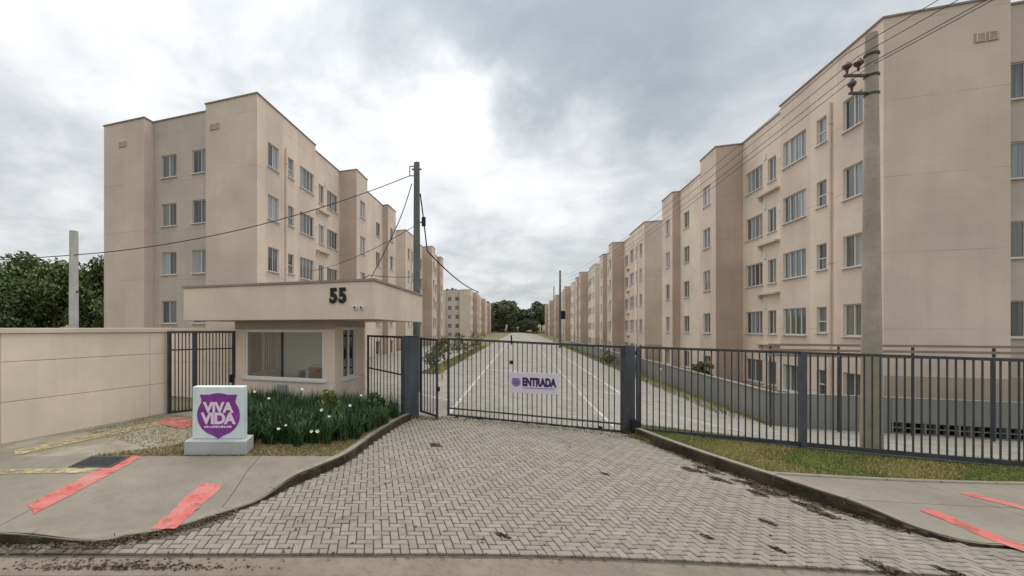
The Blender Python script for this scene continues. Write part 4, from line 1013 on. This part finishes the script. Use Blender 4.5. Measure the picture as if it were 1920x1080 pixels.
MT['litter'] = mat('leaf_litter', leaff((.03, .022, .014), (.07, .052, .032), (.14, .10, .06)), rough=1)
def litter():
    b = MB()
    def bit(x, y, z):
        a = random.uniform(0, 6.28); L = random.uniform(.008, .03); w = L*random.uniform(.3, .6); b.tn = random.random()
        dx, dy = math.cos(a), math.sin(a); h = random.uniform(.002, .016)
        b.face([(x-dx*L, y-dy*L, z), (x+dy*w, y-dx*w, z+h), (x+dx*L, y+dy*L, z+h*.5), (x-dy*w, y+dx*w, z+.001)])
    for sx_, sy_, rr in stains:
        el = random.uniform(-.5, .5)
        for k in range(int(1300*rr)):
            r_ = rr*1.5*math.sqrt(random.random())*random.uniform(.5, 1); a = random.uniform(0, 6.28); u = r_*math.cos(a)*1.3; v = r_*math.sin(a)*.6; x = sx_+u*math.cos(el-.7)-v*math.sin(el-.7); y = sy_+u*math.sin(el-.7)+v*math.cos(el-.7); bit(x, y, zg(x, y)+.004)
    for p in RKs+LKs:
        for k in range(9):
            x, y = p[0]+random.gauss(0, .06)-(.07 if p[0] > 0 else -.04), p[1]+random.gauss(0, .06)-.05; bit(x, y, zg(x, y)+.004)
    for k in range(900): x = random.uniform(-3.0, 2.7); y = random.gauss(11.55, .16); bit(x, y, zg(x, y)+.004)
    for k in range(500):
        p_ = random.gauss(-2.6, .6); q_ = 4.36+abs(random.gauss(0, .09)); x, y = st(p_, q_); bit(x, y, -.016)
    for k in range(350): x, y = st(random.uniform(-6, 9), 4.61+random.gauss(0, .03)); bit(x, y, zg(x, y)+.003)
    for k in range(420):
        x, y = st(random.uniform(-6, 6), random.uniform(4.7, 11))
        if inside(drive, x, y): bit(x, y, zg(x, y)+.004)
    return b
o = litter().build('leaf_litter', 'litter', None, tones=True); tag(o, 'dark soil and leaf litter scattered over the driveway joints and kerb foot', 'litter', None, 'stuff')
blades('weeds', [(2.45, 11.6), (3.0, 10.9), (3.08, 11.0), (2.75, 11.7)], 700, 0, 'grass', .03, .12, label='green weeds at the foot of the right gate post')
blades('weeds', [(-2.9, 11.2), (-2.2, 11.15), (-2.0, 11.5), (-2.8, 11.6)], 260, 0, 'grass', .02, .08, label='thin weeds below the narrow gate leaf')
def crown_mesh(name, rx, rz, n, size, m, seed, lob=9):
    rr = random.Random(seed); b = MB(); L = []
    for k in range(lob):
        a = rr.uniform(0, 6.28); r = rr.uniform(.15, .75)*rx; L.append((r*math.cos(a), r*math.sin(a), rr.uniform(-.55, .7)*rz, rr.uniform(.28, .5)*rx))
    L.append((0, 0, 0, rx*.55)); L.append((0, 0, rz*.6, rx*.4))
    for k in range(n):
        cx, cy, cz, r = rr.choice(L); v = Vector((rr.gauss(0, 1), rr.gauss(0, 1), rr.gauss(0, 1))).normalized()*r*(rr.random()**.35)*rr.uniform(.85, 1.12)
        p = Vector((cx+v.x, cy+v.y, cz+v.z*.8)); nrm = Vector((rr.gauss(0, 1), rr.gauss(0, 1), rr.gauss(.6, 1))).normalized(); u = nrm.orthogonal().normalized(); w = nrm.cross(u); s = size*rr.uniform(.6, 1.3)
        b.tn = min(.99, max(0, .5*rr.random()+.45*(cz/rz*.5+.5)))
        b.face([p-u*s, p-w*s*.55, p+u*s, p+w*s*.55])
    return b.mesh(name, m, tones=True)
def trunk_mesh(h, r, seed):
    rr = random.Random(seed); b = MB(); b.tube([(0, 0, 0), (rr.uniform(-.2, .2), rr.uniform(-.2, .2), h*.45), (rr.uniform(-.4, .4), rr.uniform(-.4, .4), h)], [r, r*.75, r*.4], 8)
    for k in range(5):
        a = rr.uniform(0, 6.28); z = h*rr.uniform(.4, .8); e = h*.4; b.tube([(0, 0, z), (math.cos(a)*e*.6, math.sin(a)*e*.6, z+e*.45), (math.cos(a)*e, math.sin(a)*e, z+e)], [r*.4, r*.25, r*.1], 6)
    return b.mesh('trunk', 'bark')
protoN = [(crown_mesh('crown', 4.2, 4.6, 6500, .22, 'leaf', 3+i, 11), trunk_mesh(6, .25, i)) for i in range(2)]
protoF = [(crown_mesh('crown', 6, 6.5, 2600, .55, 'leaf_far', 13+i, 10), trunk_mesh(9, .35, 9+i)) for i in range(3)]
def tree(x, y, z, sc, pr2, zc, label, gr, i):
    r = empty('tree', label, 'tree', (x, y, z), random.uniform(0, 6.28), gr); r.scale = (sc, sc, sc*random.uniform(.9, 1.15))
    link('trunk', pr2[i % len(pr2)][1], r); link('crown', pr2[i % len(pr2)][0], r, (0, 0, zc))
tl_ = 'dense dark green tree behind the boundary wall at the left edge'
for i, (x, y, sc) in enumerate([(-40.5, 33, .95), (-45, 30, 1.0), (-49.5, 30.5, 1.05), (-44, 37, 1.15), (-54, 27, 1.0), (-60, 31, 1.15), (-50, 22, .8), (-66, 26, 1.1), (-38, 38, .9), (-37, 31, .8), (-42, 31.5, .85), (-47, 27, .8), (-36, 36, .85), (-52, 33, 1.2), (-57, 24, .9)]):
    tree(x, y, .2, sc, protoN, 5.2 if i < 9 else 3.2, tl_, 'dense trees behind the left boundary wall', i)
for i in range(40):
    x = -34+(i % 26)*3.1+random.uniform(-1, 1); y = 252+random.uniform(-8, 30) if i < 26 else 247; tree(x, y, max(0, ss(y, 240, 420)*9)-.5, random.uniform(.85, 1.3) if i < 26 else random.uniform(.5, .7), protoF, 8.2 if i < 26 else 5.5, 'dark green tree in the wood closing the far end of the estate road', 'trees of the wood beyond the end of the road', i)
for i, (x, y, sc) in enumerate([(-20, 172, 1.0), (-26, 185, 1.15), (-22, 200, 1.1), (-19, 226, 1.1), (-30, 160, 1.0)]): tree(x-10, y, 0, sc*1.15, protoF, 8.2, 'dark tree top showing above the distant left-hand blocks', 'trees behind the distant left-hand blocks', i)
def shrub(x, y, r, h, label, m='olive', n=600, gr=None):
    e = empty('shrub', label, 'shrub', (x, y, zg(x, y)), 0, gr); me = crown_mesh('leaves', r, h/2, n, .09, m, int(x*10+y*7), 6); link('leaves', me, e, (0, 0, h*.5)); b = MB(); b.tube([(0, 0, -.1), (0, 0, h*.5)], [.04, .02], 6); b.build('stem', 'bark', e)
for i, (x, y, r, h) in enumerate([(-4.6, 24, .8, 1.6), (-4.9, 29, 1.0, 2.2), (-4.7, 35, 1.1, 2.3), (-4.6, 45, 1.2, 2.4)]):
    shrub(x, y, r, h, ['olive shrub nearest the gate on the left verge', 'second olive shrub on the left road verge', 'third olive shrub on the left road verge', 'farthest olive shrub on the left road verge'][i], gr='olive shrubs on the left verge')
for i, (x, y, r, h) in enumerate([(8.9, 26, .6, 1.7), (7.3, 34, .8, 1.2), (7.2, 42, .9, 1.3)]):
    shrub(x, y, r, h, ['bright green young shrub behind the low dark wall', 'low olive shrub on the right verge past the gate post', 'farther low olive shrub on the right verge'][i], gr='olive shrubs on the right verge')
for i, (x, y, r, h) in enumerate([(-4.55, 9.5, .35, .95), (-3.55, 10.3, .33, .8), (-6.9, 8.9, .3, .7)]):
    shrub(x, y, r, h, ['bright leafy shrub rising from the border below the narrow gatehouse window', 'leafy dark shrub at the gate end of the flower border', 'leafy shrub at the sign end of the flower border'][i], m=['grass', 'leaf', 'leaf'][i], n=900)
# yellow marker posts
for x, y in ((-3.6, 20.5), (7.3, 27)):
    e = empty('marker_post', 'short pale yellow marker post on the left verge' if x < 0 else 'short pale yellow marker post on the right verge', 'post', (x, y, zg(x, y))); b = MB(); b.tube([(0, 0, 0), (0, 0, .9)], .05, 10); b.build('shaft', 'yellow', e); b = MB(); b.tube([(0, 0, .9), (0, 0, .98)], [.055, .03], 10); b.build('cap', 'signwhite', e)
